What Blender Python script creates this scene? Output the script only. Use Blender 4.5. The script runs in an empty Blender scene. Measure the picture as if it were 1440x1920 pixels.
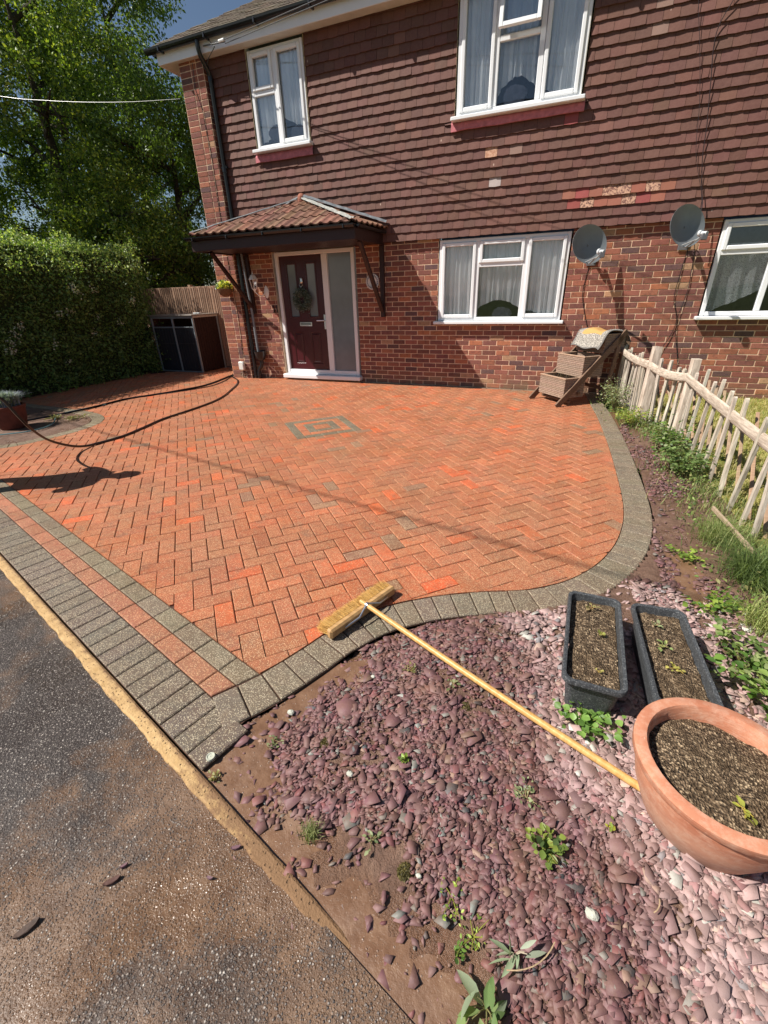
import bpy, math, random
import numpy as np
from mathutils import Vector, Matrix
random.seed(7); rng = np.random.default_rng(7)
SC = bpy.context.scene
# ---------------------------------------------------------------- camera, light, exposure
CAM = (2.8449, -7.6365, 1.4852)
cam_d = bpy.data.cameras.new('camera'); cam = bpy.data.objects.new('camera', cam_d); SC.collection.objects.link(cam)
cam_d.sensor_fit = 'HORIZONTAL'; cam_d.sensor_width = 36.0; cam_d.lens = 811.83/1440*36.0
cam_d.clip_start = 0.05; cam_d.clip_end = 900
R3 = Matrix(((0.92592616, -0.14675651, 0.34802768), (0.37666552, 0.42707709, -0.82202691), (-0.02799685, 0.89222625, 0.45071997)))
cam.matrix_world = Matrix.Translation(CAM) @ R3.to_4x4()
SC.camera = cam
SUN = Vector((0.73, 0.46, -1.0)).normalized()            # direction the light travels
sd = bpy.data.lights.new('sun', 'SUN'); sd.energy = 5.0; sd.angle = math.radians(0.5); sd.color = (1.0, 0.95, 0.87)
sun = bpy.data.objects.new('sun', sd); SC.collection.objects.link(sun)
sun.rotation_euler = SUN.to_track_quat('-Z', 'Y').to_euler()
W = bpy.data.worlds.new('World'); SC.world = W; W.use_nodes = True
wn = W.node_tree; wn.nodes.clear()
sky = wn.nodes.new('ShaderNodeTexSky'); sky.sky_type = 'NISHITA'; sky.sun_disc = False
sky.sun_elevation = math.asin(-SUN.z); sky.sun_rotation = math.atan2(-SUN.x, -SUN.y); sky.air_density = 1.0; sky.dust_density = 0.6; sky.ozone_density = 1.5
bg = wn.nodes.new('ShaderNodeBackground'); bg.inputs['Strength'].default_value = 0.052
wo = wn.nodes.new('ShaderNodeOutputWorld')
wn.links.new(sky.outputs[0], bg.inputs[0]); wn.links.new(bg.outputs[0], wo.inputs[0])
SC.view_settings.view_transform = 'Standard'; SC.view_settings.look = 'None'
SC.view_settings.exposure = 0.56; SC.view_settings.gamma = 1.0; SC.view_settings.use_curve_mapping = False
SC.render.engine = 'CYCLES'
try:
    SC.cycles.use_denoising = True; SC.cycles.max_bounces = 6; SC.cycles.diffuse_bounces = 2; SC.cycles.transparent_max_bounces = 12
except Exception: pass

# ---------------------------------------------------------------- helpers
COL = SC.collection
def srgb(r, g, b):
    f = lambda c: (c/255/12.92) if c/255 <= .04045 else ((c/255+.055)/1.055)**2.4
    return (f(r), f(g), f(b))
WORLD = {}
def base_of(p): return WORLD.get(p.name, Vector((0, 0, 0))) if p else Vector((0, 0, 0))
def tag(o, label=None, cat=None, group=None, kind=None):
    if label: o['label'] = label
    if cat: o['category'] = cat
    if group: o['group'] = group
    if kind: o['kind'] = kind
    return o
def thing(name, loc, label, cat, group=None):
    o = bpy.data.objects.new(name, None); COL.objects.link(o); o.location = loc; WORLD[o.name] = Vector(loc)
    o.empty_display_size = 0.1
    return tag(o, label, cat, group)
def link_mesh(name, me, parent=None, loc=None):
    """mesh verts are in world space; loc = origin for a top-level mesh"""
    org = base_of(parent) if parent else Vector(loc or (0, 0, 0))
    if org.length: me.transform(Matrix.Translation(-org))
    o = bpy.data.objects.new(name, me); COL.objects.link(o)
    if parent: o.parent = parent
    else: o.location = org
    WORLD[o.name] = org
    return o
def np_mesh(name, V, F, C=None, mats=(), mi=None, smooth=False):
    """V (n,3); F list of int arrays [(k,m)] ; C per-face rgba"""
    me = bpy.data.meshes.new(name)
    V = np.asarray(V, np.float32)
    blocks = F if isinstance(F, list) else [F]
    tot = sum(f.shape[0] for f in blocks); loops = sum(f.size for f in blocks)
    me.vertices.add(len(V)); me.vertices.foreach_set('co', V.ravel())
    me.loops.add(loops); me.polygons.add(tot)
    me.loops.foreach_set('vertex_index', np.concatenate([f.ravel() for f in blocks]).astype(np.int32))
    st = []; o = 0
    for f in blocks:
        st.append(np.arange(f.shape[0])*f.shape[1]+o); o += f.size
    me.polygons.foreach_set('loop_start', np.concatenate(st).astype(np.int32))
    if smooth: me.polygons.foreach_set('use_smooth', np.ones(tot, bool))
    if mi is not None: me.polygons.foreach_set('material_index', np.asarray(mi, np.int32))
    me.update(calc_edges=True)
    if C is not None: face_col(me, C)
    for m in mats: me.materials.append(m)
    return me
def face_col(me, C):
    C = np.asarray(C, np.float32)
    if C.ndim == 1: C = np.tile(C, (len(me.polygons), 1))
    if C.shape[1] == 3: C = np.c_[C, np.ones(len(C), np.float32)]
    a = me.attributes.new('col', 'FLOAT_COLOR', 'FACE'); a.data.foreach_set('color', C.astype(np.float32).ravel())
class MB:
    def __init__(s): s.v = []; s.f = []; s.c = []; s.m = []
    def add(s, vs, fs, c=(1, 1, 1, 1), m=0):
        o = len(s.v); s.v += [tuple(v) for v in vs]
        c = tuple(c) if len(c) == 4 else tuple(c)+(1,)
        for f in fs: s.f.append([i+o for i in f]); s.c.append(c); s.m.append(m)
    def box(s, x0, x1, y0, y1, z0, z1, c=(1, 1, 1), m=0, M=None, skip=()):
        vs = [Vector(p) for p in ((x0, y0, z0), (x1, y0, z0), (x1, y1, z0), (x0, y1, z0), (x0, y0, z1), (x1, y0, z1), (x1, y1, z1), (x0, y1, z1))]
        if M is not None: vs = [M @ v for v in vs]
        s.add(vs, [(0, 3, 2, 1), (4, 5, 6, 7), (0, 1, 5, 4), (1, 2, 6, 5), (2, 3, 7, 6), (3, 0, 4, 7)], c, m)
    def bbox(s, x0, x1, y0, y1, z0, z1, b=.004, c=(1, 1, 1), m=0, M=None):
        """box with chamfered edges"""
        b = min(b, (x1-x0)*.45, (y1-y0)*.45, (z1-z0)*.45); vs = []; idx = {}
        for ix, X in enumerate((x0, x1)):
            for iy, Y in enumerate((y0, y1)):
                for iz, Z in enumerate((z0, z1)):
                    sx, sy, sz = (1, -1)[ix]*b, (1, -1)[iy]*b, (1, -1)[iz]*b
                    for a, p in enumerate(((X, Y+sy, Z+sz), (X+sx, Y, Z+sz), (X+sx, Y+sy, Z))):
                        idx[ix, iy, iz, a] = len(vs); vs.append(M @ Vector(p) if M is not None else Vector(p))
        fs = []
        q = lambda *k: [idx[t] for t in k]
        for i in (0, 1):
            fs.append(q((i, 0, 0, 0), (i, 1, 0, 0), (i, 1, 1, 0), (i, 0, 1, 0))[::(1 if i else -1)])
            fs.append(q((0, i, 0, 1), (1, i, 0, 1), (1, i, 1, 1), (0, i, 1, 1))[::(-1 if i else 1)])
            fs.append(q((0, 0, i, 2), (1, 0, i, 2), (1, 1, i, 2), (0, 1, i, 2))[::(1 if i else -1)])
        for i in (0, 1):
            for j in (0, 1):
                fs.append(q((0, i, j, 1), (1, i, j, 1), (1, i, j, 2), (0, i, j, 2)))
                fs.append(q((i, 0, j, 0), (i, 1, j, 0), (i, 1, j, 2), (i, 0, j, 2)))
                fs.append(q((i, j, 0, 0), (i, j, 1, 0), (i, j, 1, 1), (i, j, 0, 1)))
                for k in (0, 1): fs.append(q((i, j, k, 0), (i, j, k, 1), (i, j, k, 2)))
        s.add(vs, fs, c, m)
    def tube(s, pts, r, n=8, c=(1, 1, 1), m=0, cap=True, up=Vector((0, 0, 1))):
        pts = [Vector(p) for p in pts]; N = len(pts); rr = r if isinstance(r, (list, tuple)) else [r]*N
        vs = []; prev = None
        for i, p in enumerate(pts):
            t = (pts[min(i+1, N-1)]-pts[max(i-1, 0)]).normalized()
            if prev is None: a = t.orthogonal().normalized() if abs(t.dot(up)) > .98 else t.cross(up).normalized()
            else:
                a = prev-t*prev.dot(t); a = a.normalized() if a.length > 1e-6 else t.orthogonal().normalized()
            b = t.cross(a); prev = a
            for k in range(n):
                th = 2*math.pi*k/n; vs.append(p+(a*math.cos(th)+b*math.sin(th))*rr[i])
        fs = [(i*n+k, i*n+(k+1) % n, (i+1)*n+(k+1) % n, (i+1)*n+k) for i in range(N-1) for k in range(n)]
        if cap: fs += [tuple(range(n))[::-1], tuple((N-1)*n+k for k in range(n))]
        s.add(vs, fs, c, m)
    def lathe(s, prof, ctr, n=32, c=(1, 1, 1), m=0, M=None, cap=False):
        """prof [(r,z)]"""
        vs = []; K = len(prof)
        for r_, z in prof:
            for k in range(n):
                th = 2*math.pi*k/n; v = Vector((r_*math.cos(th), r_*math.sin(th), z))
                v = (M @ v if M is not None else v)+Vector(ctr); vs.append(v)
        fs = [(i*n+k, i*n+(k+1) % n, (i+1)*n+(k+1) % n, (i+1)*n+k) for i in range(K-1) for k in range(n)]
        if cap: fs += [tuple(range(n))[::-1], tuple((K-1)*n+k for k in range(n))]
        s.add(vs, fs, c, m)
    def beam(s, a, b, w, h, c=(1, 1, 1), m=0, up=(0, 0, 1), bev=.003):
        a = Vector(a); b = Vector(b); d = b-a; L = d.length; z = Vector(up); x = d.normalized(); y = z.cross(x)
        y = y.normalized() if y.length > 1e-5 else x.orthogonal().normalized(); z = x.cross(y)
        M = Matrix((x, y, z)).transposed().to_4x4(); M.translation = a
        s.bbox(0, L, -w/2, w/2, -h/2, h/2, bev, c, m, M)
    def build(s, name, mats, parent=None, loc=None, smooth=False, fix=True):
        me = bpy.data.meshes.new(name); me.from_pydata([tuple(v) for v in s.v], [], s.f)
        mats = mats if isinstance(mats, (list, tuple)) else [mats]
        for m in mats: me.materials.append(m)
        me.polygons.foreach_set('material_index', np.array(s.m, np.int32))
        if smooth: me.polygons.foreach_set('use_smooth', np.ones(len(s.f), bool))
        face_col(me, np.array(s.c, np.float32))
        if fix:
            import bmesh
            bm = bmesh.new(); bm.from_mesh(me); bmesh.ops.recalc_face_normals(bm, faces=bm.faces); bm.to_mesh(me); bm.free()
        me.update()
        if smooth and hasattr(me, 'set_sharp_from_angle'): me.set_sharp_from_angle(angle=math.radians(40))
        return link_mesh(name, me, parent, loc)
def copy_tree(o, parent=None, loc=None, label=None, rotz=None, scale=None):
    c = o.copy(); COL.objects.link(c)
    if parent: c.parent = parent
    else:
        if loc is not None: c.location = loc
        if rotz is not None: c.rotation_euler = (c.rotation_euler[0], c.rotation_euler[1], rotz)
        if scale is not None: c.scale = (scale,)*3
        if label: c['label'] = label
    for ch in list(o.children): copy_tree(ch, c)
    return c

# node helpers -----------------------------------------------------
class NT:
    def __init__(s, name):
        s.m = bpy.data.materials.new(name); s.m.use_nodes = True; s.t = s.m.node_tree; s.t.nodes.clear()
        s.out = s.t.nodes.new('ShaderNodeOutputMaterial'); s.b = s.t.nodes.new('ShaderNodeBsdfPrincipled')
        s.t.links.new(s.b.outputs[0], s.out.inputs[0]); s._c = None
    def n(s, ty, **k):
        nd = s.t.nodes.new('ShaderNode'+ty)
        for a, b in k.items(): setattr(nd, a, b)
        return nd
    def put(s, sock, v):
        if isinstance(v, bpy.types.NodeSocket): s.t.links.new(v, sock)
        elif v is not None:
            if sock.type == 'RGBA' and not isinstance(v, (int, float)) and len(v) == 3: v = tuple(v)+(1,)
            sock.default_value = v
    def math(s, op, a, b=None, c=None, clamp=False):
        nd = s.n('Math', operation=op, use_clamp=clamp)
        for i, v in enumerate((a, b, c)): s.put(nd.inputs[i], v)
        return nd.outputs[0]
    def mix(s, f, a, b, mode='MIX'):
        nd = s.n('Mix', data_type='RGBA', blend_type=mode); s.put(nd.inputs['Factor'], f); s.put(nd.inputs[6], a); s.put(nd.inputs[7], b)
        return nd.outputs[2]
    def ramp(s, f, stops, interp='LINEAR'):
        nd = s.n('ValToRGB'); nd.color_ramp.interpolation = interp; e = nd.color_ramp.elements
        while len(e) > 1: e.remove(e[-1])
        e[0].position = stops[0][0]; e[0].color = tuple(stops[0][1])+(1,) if not isinstance(stops[0][1], float) else (stops[0][1],)*3+(1,)
        for p, c in stops[1:]:
            q = e.new(p); q.color = tuple(c)+(1,) if not isinstance(c, float) else (c,)*3+(1,)
        s.put(nd.inputs[0], f); return nd.outputs[0]
    def co(s, scale=(1, 1, 1), rot=(0, 0, 0), kind='Object'):
        tc = s.n('TexCoord'); mp = s.n('Mapping'); mp.inputs['Scale'].default_value = scale; mp.inputs['Rotation'].default_value = rot
        s.t.links.new(tc.outputs[kind], mp.inputs[0]); return mp.outputs[0]
    def pos(s):
        g = s.n('NewGeometry'); return g.outputs['Position']
    def noise(s, vec, scale, detail=3, rough=.55, dist=0, color=False):
        nd = s.n('TexNoise'); s.put(nd.inputs['Vector'], vec); nd.inputs['Scale'].default_value = scale; nd.inputs['Detail'].default_value = detail
        nd.inputs['Roughness'].default_value = rough; nd.inputs['Distortion'].default_value = dist
        return nd.outputs[1 if color else 0]
    def vor(s, vec, scale, feature='F1', rand=1.0):
        nd = s.n('TexVoronoi', feature=feature); s.put(nd.inputs['Vector'], vec); nd.inputs['Scale'].default_value = scale; nd.inputs['Randomness'].default_value = rand
        return nd
    def attr(s, name='col'):
        nd = s.n('Attribute', attribute_name=name); return nd.outputs['Color'], nd.outputs['Alpha']
    def bump(s, h, dist=.01, strength=1.0, normal=None):
        nd = s.n('Bump'); nd.inputs['Strength'].default_value = strength; nd.inputs['Distance'].default_value = dist
        s.put(nd.inputs['Height'], h)
        if normal is not None: s.put(nd.inputs['Normal'], normal)
        return nd.outputs[0]
    def set(s, color=None, rough=None, normal=None, metal=None, spec=None, coat=None, trans=None, alpha=None, sss=None):
        for k, v in (('Base Color', color), ('Roughness', rough), ('Normal', normal), ('Metallic', metal), ('Specular IOR Level', spec), ('Coat Weight', coat), ('Transmission Weight', trans), ('Alpha', alpha)):
            if v is not None: s.put(s.b.inputs[k], v)
        return s.m
    def sep(s, v):
        nd = s.n('SeparateXYZ'); s.put(nd.inputs[0], v); return nd.outputs
def mr(N, v, a, b, c=0., d=1., smooth=False):
    nd = N.n('MapRange', interpolation_type='SMOOTHSTEP' if smooth else 'LINEAR'); N.put(nd.inputs[0], v)
    for i, x in enumerate((a, b, c, d)): nd.inputs[i+1].default_value = x
    return nd.outputs[0]
def simple(name, color='attr', rough=.6, nscale=12, namt=.25, bump=0., bscale=60, spec=.5, metal=0., stretch=(1, 1, 1), rvar=0.):
    N = NT(name); base = N.attr()[0] if color == 'attr' else color; v = N.pos() if stretch == (1, 1, 1) else N.co(stretch)
    f = N.noise(v, nscale, 4)
    g = mr(N, f, .25, .75, 1-namt, 1+namt)
    cm = N.n('Combine'+'XYZ'); [N.put(cm.inputs[i], g) for i in range(3)]
    c = N.mix(1., base, cm.outputs[0], 'MULTIPLY')
    nrm = N.bump(N.noise(v, bscale, 3), bump, 1.) if bump else None
    r = mr(N, N.noise(v, nscale*2.3, 3), .3, .7, max(0, rough-rvar), min(1, rough+rvar)) if rvar else rough
    return N.set(c, r, nrm, metal, spec)

# materials ---------------------------------------------------------
def m_paving():
    N = NT('paving_block'); col, wear = N.attr(); p = N.pos()
    v1 = N.vor(p, 185); d1 = v1.outputs['Distance']; rc = N.sep(v1.outputs['Color'])
    v2 = N.vor(p, 350); rc2 = N.sep(v2.outputs['Color'])
    big = N.noise(p, 9, 4, .6)
    lvl = N.math('ADD', wear, mr(N, big, .3, .7, -.15, .30))           # how much aggregate is bared
    s1 = N.math('MULTIPLY', N.math('LESS_THAN', rc[0], lvl), mr(N, d1, .34, .50, 1., 0.))
    s2 = N.math('MULTIPLY', N.math('LESS_THAN', rc2[0], N.math('MULTIPLY', lvl, .5)), mr(N, v2.outputs['Distance'], .25, .4, 1., 0.))
    sp = N.math('MAXIMUM', s1, s2)
    cs = N.sep(col); og = mr(N, N.math('SUBTRACT', cs[0], cs[2]), .08, .28, 0., 1.); cream = N.mix(og, N.mix(rc[1], srgb(178, 160, 128), srgb(226, 212, 184)), N.mix(rc[1], srgb(208, 148, 100), srgb(236, 200, 158)))
    stain = N.noise(p, 1.3, 5, .62, .6)
    c = N.mix(mr(N, stain, .42, .64, 0., .72), col, N.mix(.55, col, (.16, .115, .07)))
    c = N.mix(mr(N, N.noise(p, 11, 5, .7, .4), .42, .68, 0., .62), c, N.mix(.35, col, (.26, .135, .075)))
    c = N.mix(mr(N, N.noise(p, 5.5, 5, .7), .54, .72, 0., .55), c, (.12, .095, .070))
    dk = N.noise(p, 26, 4, .7)
    c = N.mix(mr(N, dk, .42, .7, 0., .5), c, N.mix(.7, c, (.10, .055, .035)))
    c = N.mix(N.math('MULTIPLY', sp, .72), c, cream)
    dp = N.math('MULTIPLY', N.math('LESS_THAN', rc[2], .12), mr(N, d1, .25, .4, 1., 0.))
    c = N.mix(N.math('MULTIPLY', dp, .6), c, (.05, .03, .02))
    h = N.math('ADD', N.math('MULTIPLY', sp, .6), N.math('MULTIPLY', N.noise(p, 260, 2), .8))
    rg = mr(N, N.noise(p, 2.1, 3), .4, .65, .45, .8)
    return N.set(c, rg, N.bump(h, .0022, .9), spec=.4)
def m_joint():
    N = NT('joint_sand'); p = N.pos()
    c = N.ramp(N.noise(p, 40, 4), [(.3, (.035, .016, .010)), (.7, (.10, .045, .025))])
    return N.set(c, .9, N.bump(N.noise(p, 200, 2), .003))
def line_dist(N, p, px, py, nx, ny):
    o = N.sep(p)
    return N.math('ADD', N.math('MULTIPLY', N.math('SUBTRACT', o[0], px), nx), N.math('MULTIPLY', N.math('SUBTRACT', o[1], py), ny))
def m_road():
    N = NT('wet_road'); p = N.pos(); pw = N.mix(.06, p, N.noise(p, 14, 2, color=True)) if False else p
    va = N.vor(p, 130); vb = N.vor(p, 290); rc = N.sep(va.outputs['Color']); rb = N.sep(vb.outputs['Color'])
    ca = mr(N, va.outputs['Distance'], .24, .50, 1., 0.); cb = mr(N, vb.outputs['Distance'], .25, .48, 1., 0.)
    stone = N.ramp(rc[0], [(0., (.07, .058, .053)), (.45, (.15, .125, .113)), (.8, (.27, .23, .205)), (.94, (.45, .39, .34)), (1., (.70, .64, .57))])
    stb = N.ramp(rb[0], [(0., (.04, .03, .028)), (.6, (.13, .11, .097)), (.92, (.28, .235, .20)), (1., (.55, .48, .42))])
    c = N.mix(cb, (.035, .025, .021), stb); c = N.mix(ca, c, stone)
    d = line_dist(N, p, .31, -6.58, .277, .961); o = N.sep(p)
    w1 = N.noise(N.co((.9, .9, .9)), 1.1, 6, .6, .5); w2 = N.noise(p, 5, 6, .7)
    edge = N.math('MULTIPLY', mr(N, d, -.20, -.03, 0., .45), mr(N, w2, .3, .7, .3, 1.))
    east = mr(N, N.math('ADD', o[0], N.math('MULTIPLY', d, -.2)), 1.58, 2.02, 0., .60, True)
    m = N.math('ADD', N.math('ADD', mr(N, w1, .44, .62, -.14, .58), edge), N.math('ADD', east, mr(N, w2, .3, .7, -.28, .28)))
    m = N.math('MAXIMUM', m, 0.); m = N.math('MINIMUM', m, 1.)
    mud = N.ramp(N.noise(p, 13, 6, .7), [(.25, (.085, .043, .022)), (.5, (.145, .080, .043)), (.75, (.22, .13, .075))])
    poke = N.math('MULTIPLY', N.math('GREATER_THAN', rc[1], .45), ca); pb = N.math('MULTIPLY', N.math('GREATER_THAN', rb[1], .6), cb)
    poke = N.math('MAXIMUM', poke, N.math('MULTIPLY', pb, .8))
    m2 = N.math('SUBTRACT', m, N.math('MULTIPLY', poke, .42), clamp=True)
    c = N.mix(mr(N, m2, .18, .60, 0., .95), c, mud)
    inv = N.math('SUBTRACT', 1.15, m2, clamp=True)
    h = N.math('ADD', N.math('MULTIPLY', N.math('ADD', ca, N.math('MULTIPLY', cb, .5)), inv), N.math('MULTIPLY', N.noise(p, 40, 4, .7), .5))
    wet = mr(N, N.noise(p, 2.4, 4, .6), .35, .6, .18, .5)
    return N.set(c, wet, N.bump(h, .0030, 1.), spec=.6)
def m_mud():
    N = NT('bed_mud'); col, a = N.attr(); p = N.pos()
    c = N.ramp(N.noise(p, 18, 6, .7), [(.25, (.10, .052, .034)), (.5, (.19, .105, .07)), (.78, (.32, .20, .14))])
    g = N.noise(p, 120, 4, .7); c = N.mix(mr(N, g, .35, .65, 0., .5), c, (.08, .045, .032))
    lowz = mr(N, N.sep(p)[2], -.022, -.006, 1., 0.); c = N.mix(lowz, c, (.17, .088, .050))
    wet = mr(N, N.math('SUBTRACT', N.noise(p, 3.1, 4, .6), N.math('MULTIPLY', lowz, .25)), .38, .62, .25, .75)
    h = N.math('ADD', N.noise(p, 70, 5, .7), N.math('MULTIPLY', N.noise(p, 260, 2), .4))
    return N.set(c, wet, N.bump(h, .012, 1.), spec=.5)
def m_water():
    N = NT('muddy_water'); p = N.pos()
    c = N.ramp(N.noise(p, 16, 6, .7), [(.3, (.13, .066, .036)), (.55, (.19, .105, .062)), (.75, (.26, .16, .10))]); v = N.vor(p, 110); fl = N.math('MULTIPLY', N.math('GREATER_THAN', N.sep(v.outputs['Color'])[0], .9), mr(N, v.outputs['Distance'], .2, .35, 1., 0.))
    c = N.mix(fl, c, (.34, .24, .19)); r = mr(N, N.noise(p, 6, 4), .4, .6, .14, .5)
    return N.set(c, r, N.bump(N.math('ADD', N.noise(p, 70, 5, .7), fl), .004, .7), spec=.5)
def m_brick():
    N = NT('brick'); col, a = N.attr(); p = N.pos()
    c = N.mix(mr(N, N.noise(p, 55, 4, .7), .35, .7, 0., .55), col, N.mix(.5, col, (.33, .16, .09)))
    c = N.mix(mr(N, N.noise(p, 17, 3, .6), .5, .75, 0., .5), c, (.07, .035, .035))
    o = N.sep(p); low = N.math('MULTIPLY', mr(N, o[2], .0, .30, 1., 0.), mr(N, N.noise(p, 6, 4), .35, .65, 0., .8))
    c = N.mix(low, c, (.20, .15, .09))
    return N.set(c, .85, N.bump(N.noise(p, 180, 3, .7), .004, .8), spec=.25)
def m_tile():
    N = NT('clay_tile'); col, a = N.attr(); p = N.pos()
    c = N.mix(mr(N, N.noise(p, 30, 4, .65), .3, .75, 0., .35), col, N.mix(.5, col, (.30, .17, .13)))
    fl = N.math('MULTIPLY', N.math('LESS_THAN', a, .5), mr(N, N.noise(p, 38, 5, .75), .46, .52, 0., 1.))   # flaked faces
    c = N.mix(fl, c, (.52, .31, .21))
    sp = N.vor(N.co((1, 1, .45)), 6.5); rs = N.sep(sp.outputs['Color'])
    c = N.mix(N.math('MULTIPLY', N.math('GREATER_THAN', rs[0], .6), mr(N, sp.outputs['Distance'], .035, .055, .7, 0.)), c, (.6, .45, .36))
    return N.set(c, .75, N.bump(N.noise(p, 140, 3, .7), .002, .7), spec=.3)
def m_roof():
    N = NT('roof_tile'); col, a = N.attr(); p = N.pos()
    c = N.mix(mr(N, N.noise(p, 22, 5, .7), .4, .7, 0., .7), col, (.22, .19, .15))
    return N.set(c, .9, N.bump(N.noise(p, 120, 3, .7), .004, .8), spec=.2)
def m_wood(name, c1, c2, rough=.7, sc=(2, 30, 30), bump=.002):
    N = NT(name); v = N.co(sc); col, a = N.attr()
    f = N.noise(v, 2.2, 5, .65, .4)
    c = N.mix(1., N.ramp(f, [(.3, c1), (.7, c2)]), col, 'MULTIPLY')
    return N.set(c, rough, N.bump(f, bump, .8), spec=.3)
def m_glass(name='window_glass', tint=(.965, .975, .98), refl=.8):
    N = NT(name); N.t.nodes.remove(N.b)
    tr = N.n('BsdfTransparent'); tr.inputs[0].default_value = tint+(1,)
    gl = N.n('BsdfGlossy'); gl.inputs['Roughness'].default_value = .02; gl.inputs[0].default_value = (1, 1, 1, 1)
    fr = N.n('Fresnel'); fr.inputs['IOR'].default_value = 1.55
    nz = N.bump(N.noise(N.pos(), 1.1, 2), .01, .35); N.put(gl.inputs['Normal'], nz)
    mx = N.n('MixShader'); N.put(mx.inputs[0], N.math('ADD', N.math('MULTIPLY', fr.outputs[0], refl), .03, clamp=True))
    N.t.links.new(tr.outputs[0], mx.inputs[1]); N.t.links.new(gl.outputs[0], mx.inputs[2]); N.t.links.new(mx.outputs[0], N.out.inputs[0])
    return N.m
def m_leaf(name, trans=.35, rough=.45):
    N = NT(name); col, a = N.attr(); N.t.nodes.remove(N.b)
    b = N.n('BsdfPrincipled'); N.put(b.inputs['Base Color'], col); b.inputs['Roughness'].default_value = rough; b.inputs['Specular IOR Level'].default_value = .4
    t = N.n('BsdfTranslucent'); N.put(t.inputs[0], N.mix(1., col, (1.5, 1.6, .6), 'MULTIPLY'))
    mx = N.n('MixShader'); mx.inputs[0].default_value = trans
    N.t.links.new(b.outputs[0], mx.inputs[1]); N.t.links.new(t.outputs[0], mx.inputs[2]); N.t.links.new(mx.outputs[0], N.out.inputs[0])
    return N.m
def m_slate():
    N = NT('slate_chip'); col, a = N.attr(); p = N.pos()
    c = N.mix(mr(N, N.noise(p, 90, 4, .7), .35, .7, 0., .4), col, N.mix(.6, col, (.30, .19, .16)))
    r = N.math('SUBTRACT', 1.05, a)                                    # alpha = wetness
    c = N.mix(N.math('MULTIPLY', mr(N, N.noise(p, 9, 6, .75), .40, .66, .0, .75), mr(N, a, .2, .8, .5, 1.)), c, (.17, .095, .065))
    return N.set(c, mr(N, r, 0, 1, .55, .85), N.bump(N.noise(p, 220, 2, .6), .0007, .7), spec=.3)
def m_soil():
    N = NT('potting_soil'); p = N.pos()
    v = N.vor(N.co((1, 1, 1)), 150); rc = N.sep(v.outputs['Color'])
    c = N.ramp(rc[0], [(0, (.04, .027, .017)), (.5, (.12, .082, .05)), (.8, (.25, .175, .11)), (1., (.48, .36, .23))])
    c = N.mix(mr(N, N.noise(p, 9, 4), .4, .65, 0., .5), c, (.10, .065, .035))
    return N.set(c, .95, N.bump(N.math('ADD', v.outputs['Distance'], N.noise(p, 45, 4, .7)), .01, 1.), spec=.2)
def m_kerb():
    N = NT('kerb_concrete'); p = N.pos(); v = N.vor(p, 120); rc = N.sep(v.outputs['Color'])
    c = N.ramp(N.noise(p, 14, 5, .7), [(.3, (.40, .245, .10)), (.7, (.58, .39, .19))])
    pit = N.math('MULTIPLY', N.math('GREATER_THAN', rc[0], .82), mr(N, v.outputs['Distance'], .2, .45, .85, 0.))
    d = line_dist(N, p, .31, -6.36, .277, .961); ed = mr(N, N.math('ABSOLUTE', N.math('ADD', d, .242)), .010, .032, 0., .75); ex = mr(N, N.sep(p)[0], 1.7, 2.3, 0., .45); c = N.mix(mr(N, N.math('ADD', N.math('ADD', N.noise(p, 26, 6, .8), ex), N.math('MULTIPLY', ed, .35)), .52, .80, 0., .92), c, (.19, .105, .055)); c = N.mix(pit, c, (.12, .07, .04))
    return N.set(c, .8, N.bump(N.math('SUBTRACT', N.noise(p, 150, 3), pit), .004), spec=.3)
def m_plain(name, col, rough, spec=.5, metal=0., nv=.1): return simple(name, col, rough, 15, nv, 0, 60, spec, metal)
MAT = dict(
    paving=m_paving(), joint=m_joint(), road=m_road(), mud=m_mud(), water=m_water(), brick=m_brick(), tile=m_tile(), roof=m_roof(),
    mortar=simple('mortar', (.74, .52, .36), .95, 9, .3, .004, 150, .2), kerb=m_kerb(), soil=m_soil(), slate=m_slate(),
    upvc=simple('white_upvc', (.80, .81, .82), .28, 3, .04, 0, 60, .5), glass=m_glass(), leaf=m_leaf('leaf'), dull=m_leaf('grass_blade', .3, .6),
    frost=simple('frosted_glass', (.16, .19, .21), .16, 1.2, .35, 0, 60, .7), black=simple('black_plastic', (.012, .013, .015), .28, 9, .2, 0, 60, .5),
    darkpaint=simple('dark_stained_timber', (.030, .011, .009), .45, 14, .4, .002, 60, .4, 0, (2, 20, 20)),
    attr=simple('painted', 'attr', .5, 12, .12), rough=simple('rough_surface', 'attr', .85, 18, .25, .003, 120, .25), gloss=simple('gloss_plastic', 'attr', .28, 8, .08),
    curtain=simple('net_curtain', 'attr', .9, 5, .06), metal=simple('metal', 'attr', .3, 10, .08, 0, 60, .5, 1.), bark=simple('bark', 'attr', .95, 9, .4, .02, 25, .2),
    lead=simple('lead_flashing', 'attr', .5, 14, .45, .003, 40, .5), terracotta=None, door=simple('door_paint', (.060, .009, .013), .28, 6, .15, .0015, 90, .5, 0, (30, 30, 3)),
    wood=m_wood('weathered_wood', (.42, .32, .23), (.66, .55, .43)), deck=m_wood('planter_wood', (.20, .13, .095), (.40, .285, .215)), handle=m_wood('broom_handle_wood', (.46, .24, .07), (.66, .40, .15), .35, (30, 30, 2), .0005),
    fencebrown=m_wood('fence_board_wood', (.30, .18, .12), (.46, .31, .22), .85), skin=simple('skin', 'attr', .55, 20, .08), frame=simple('dark_interior', (.02, .02, .022), .9), meshm=simple('cloth', 'attr', .9, 30, .15, .002, 300, .1))
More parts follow.
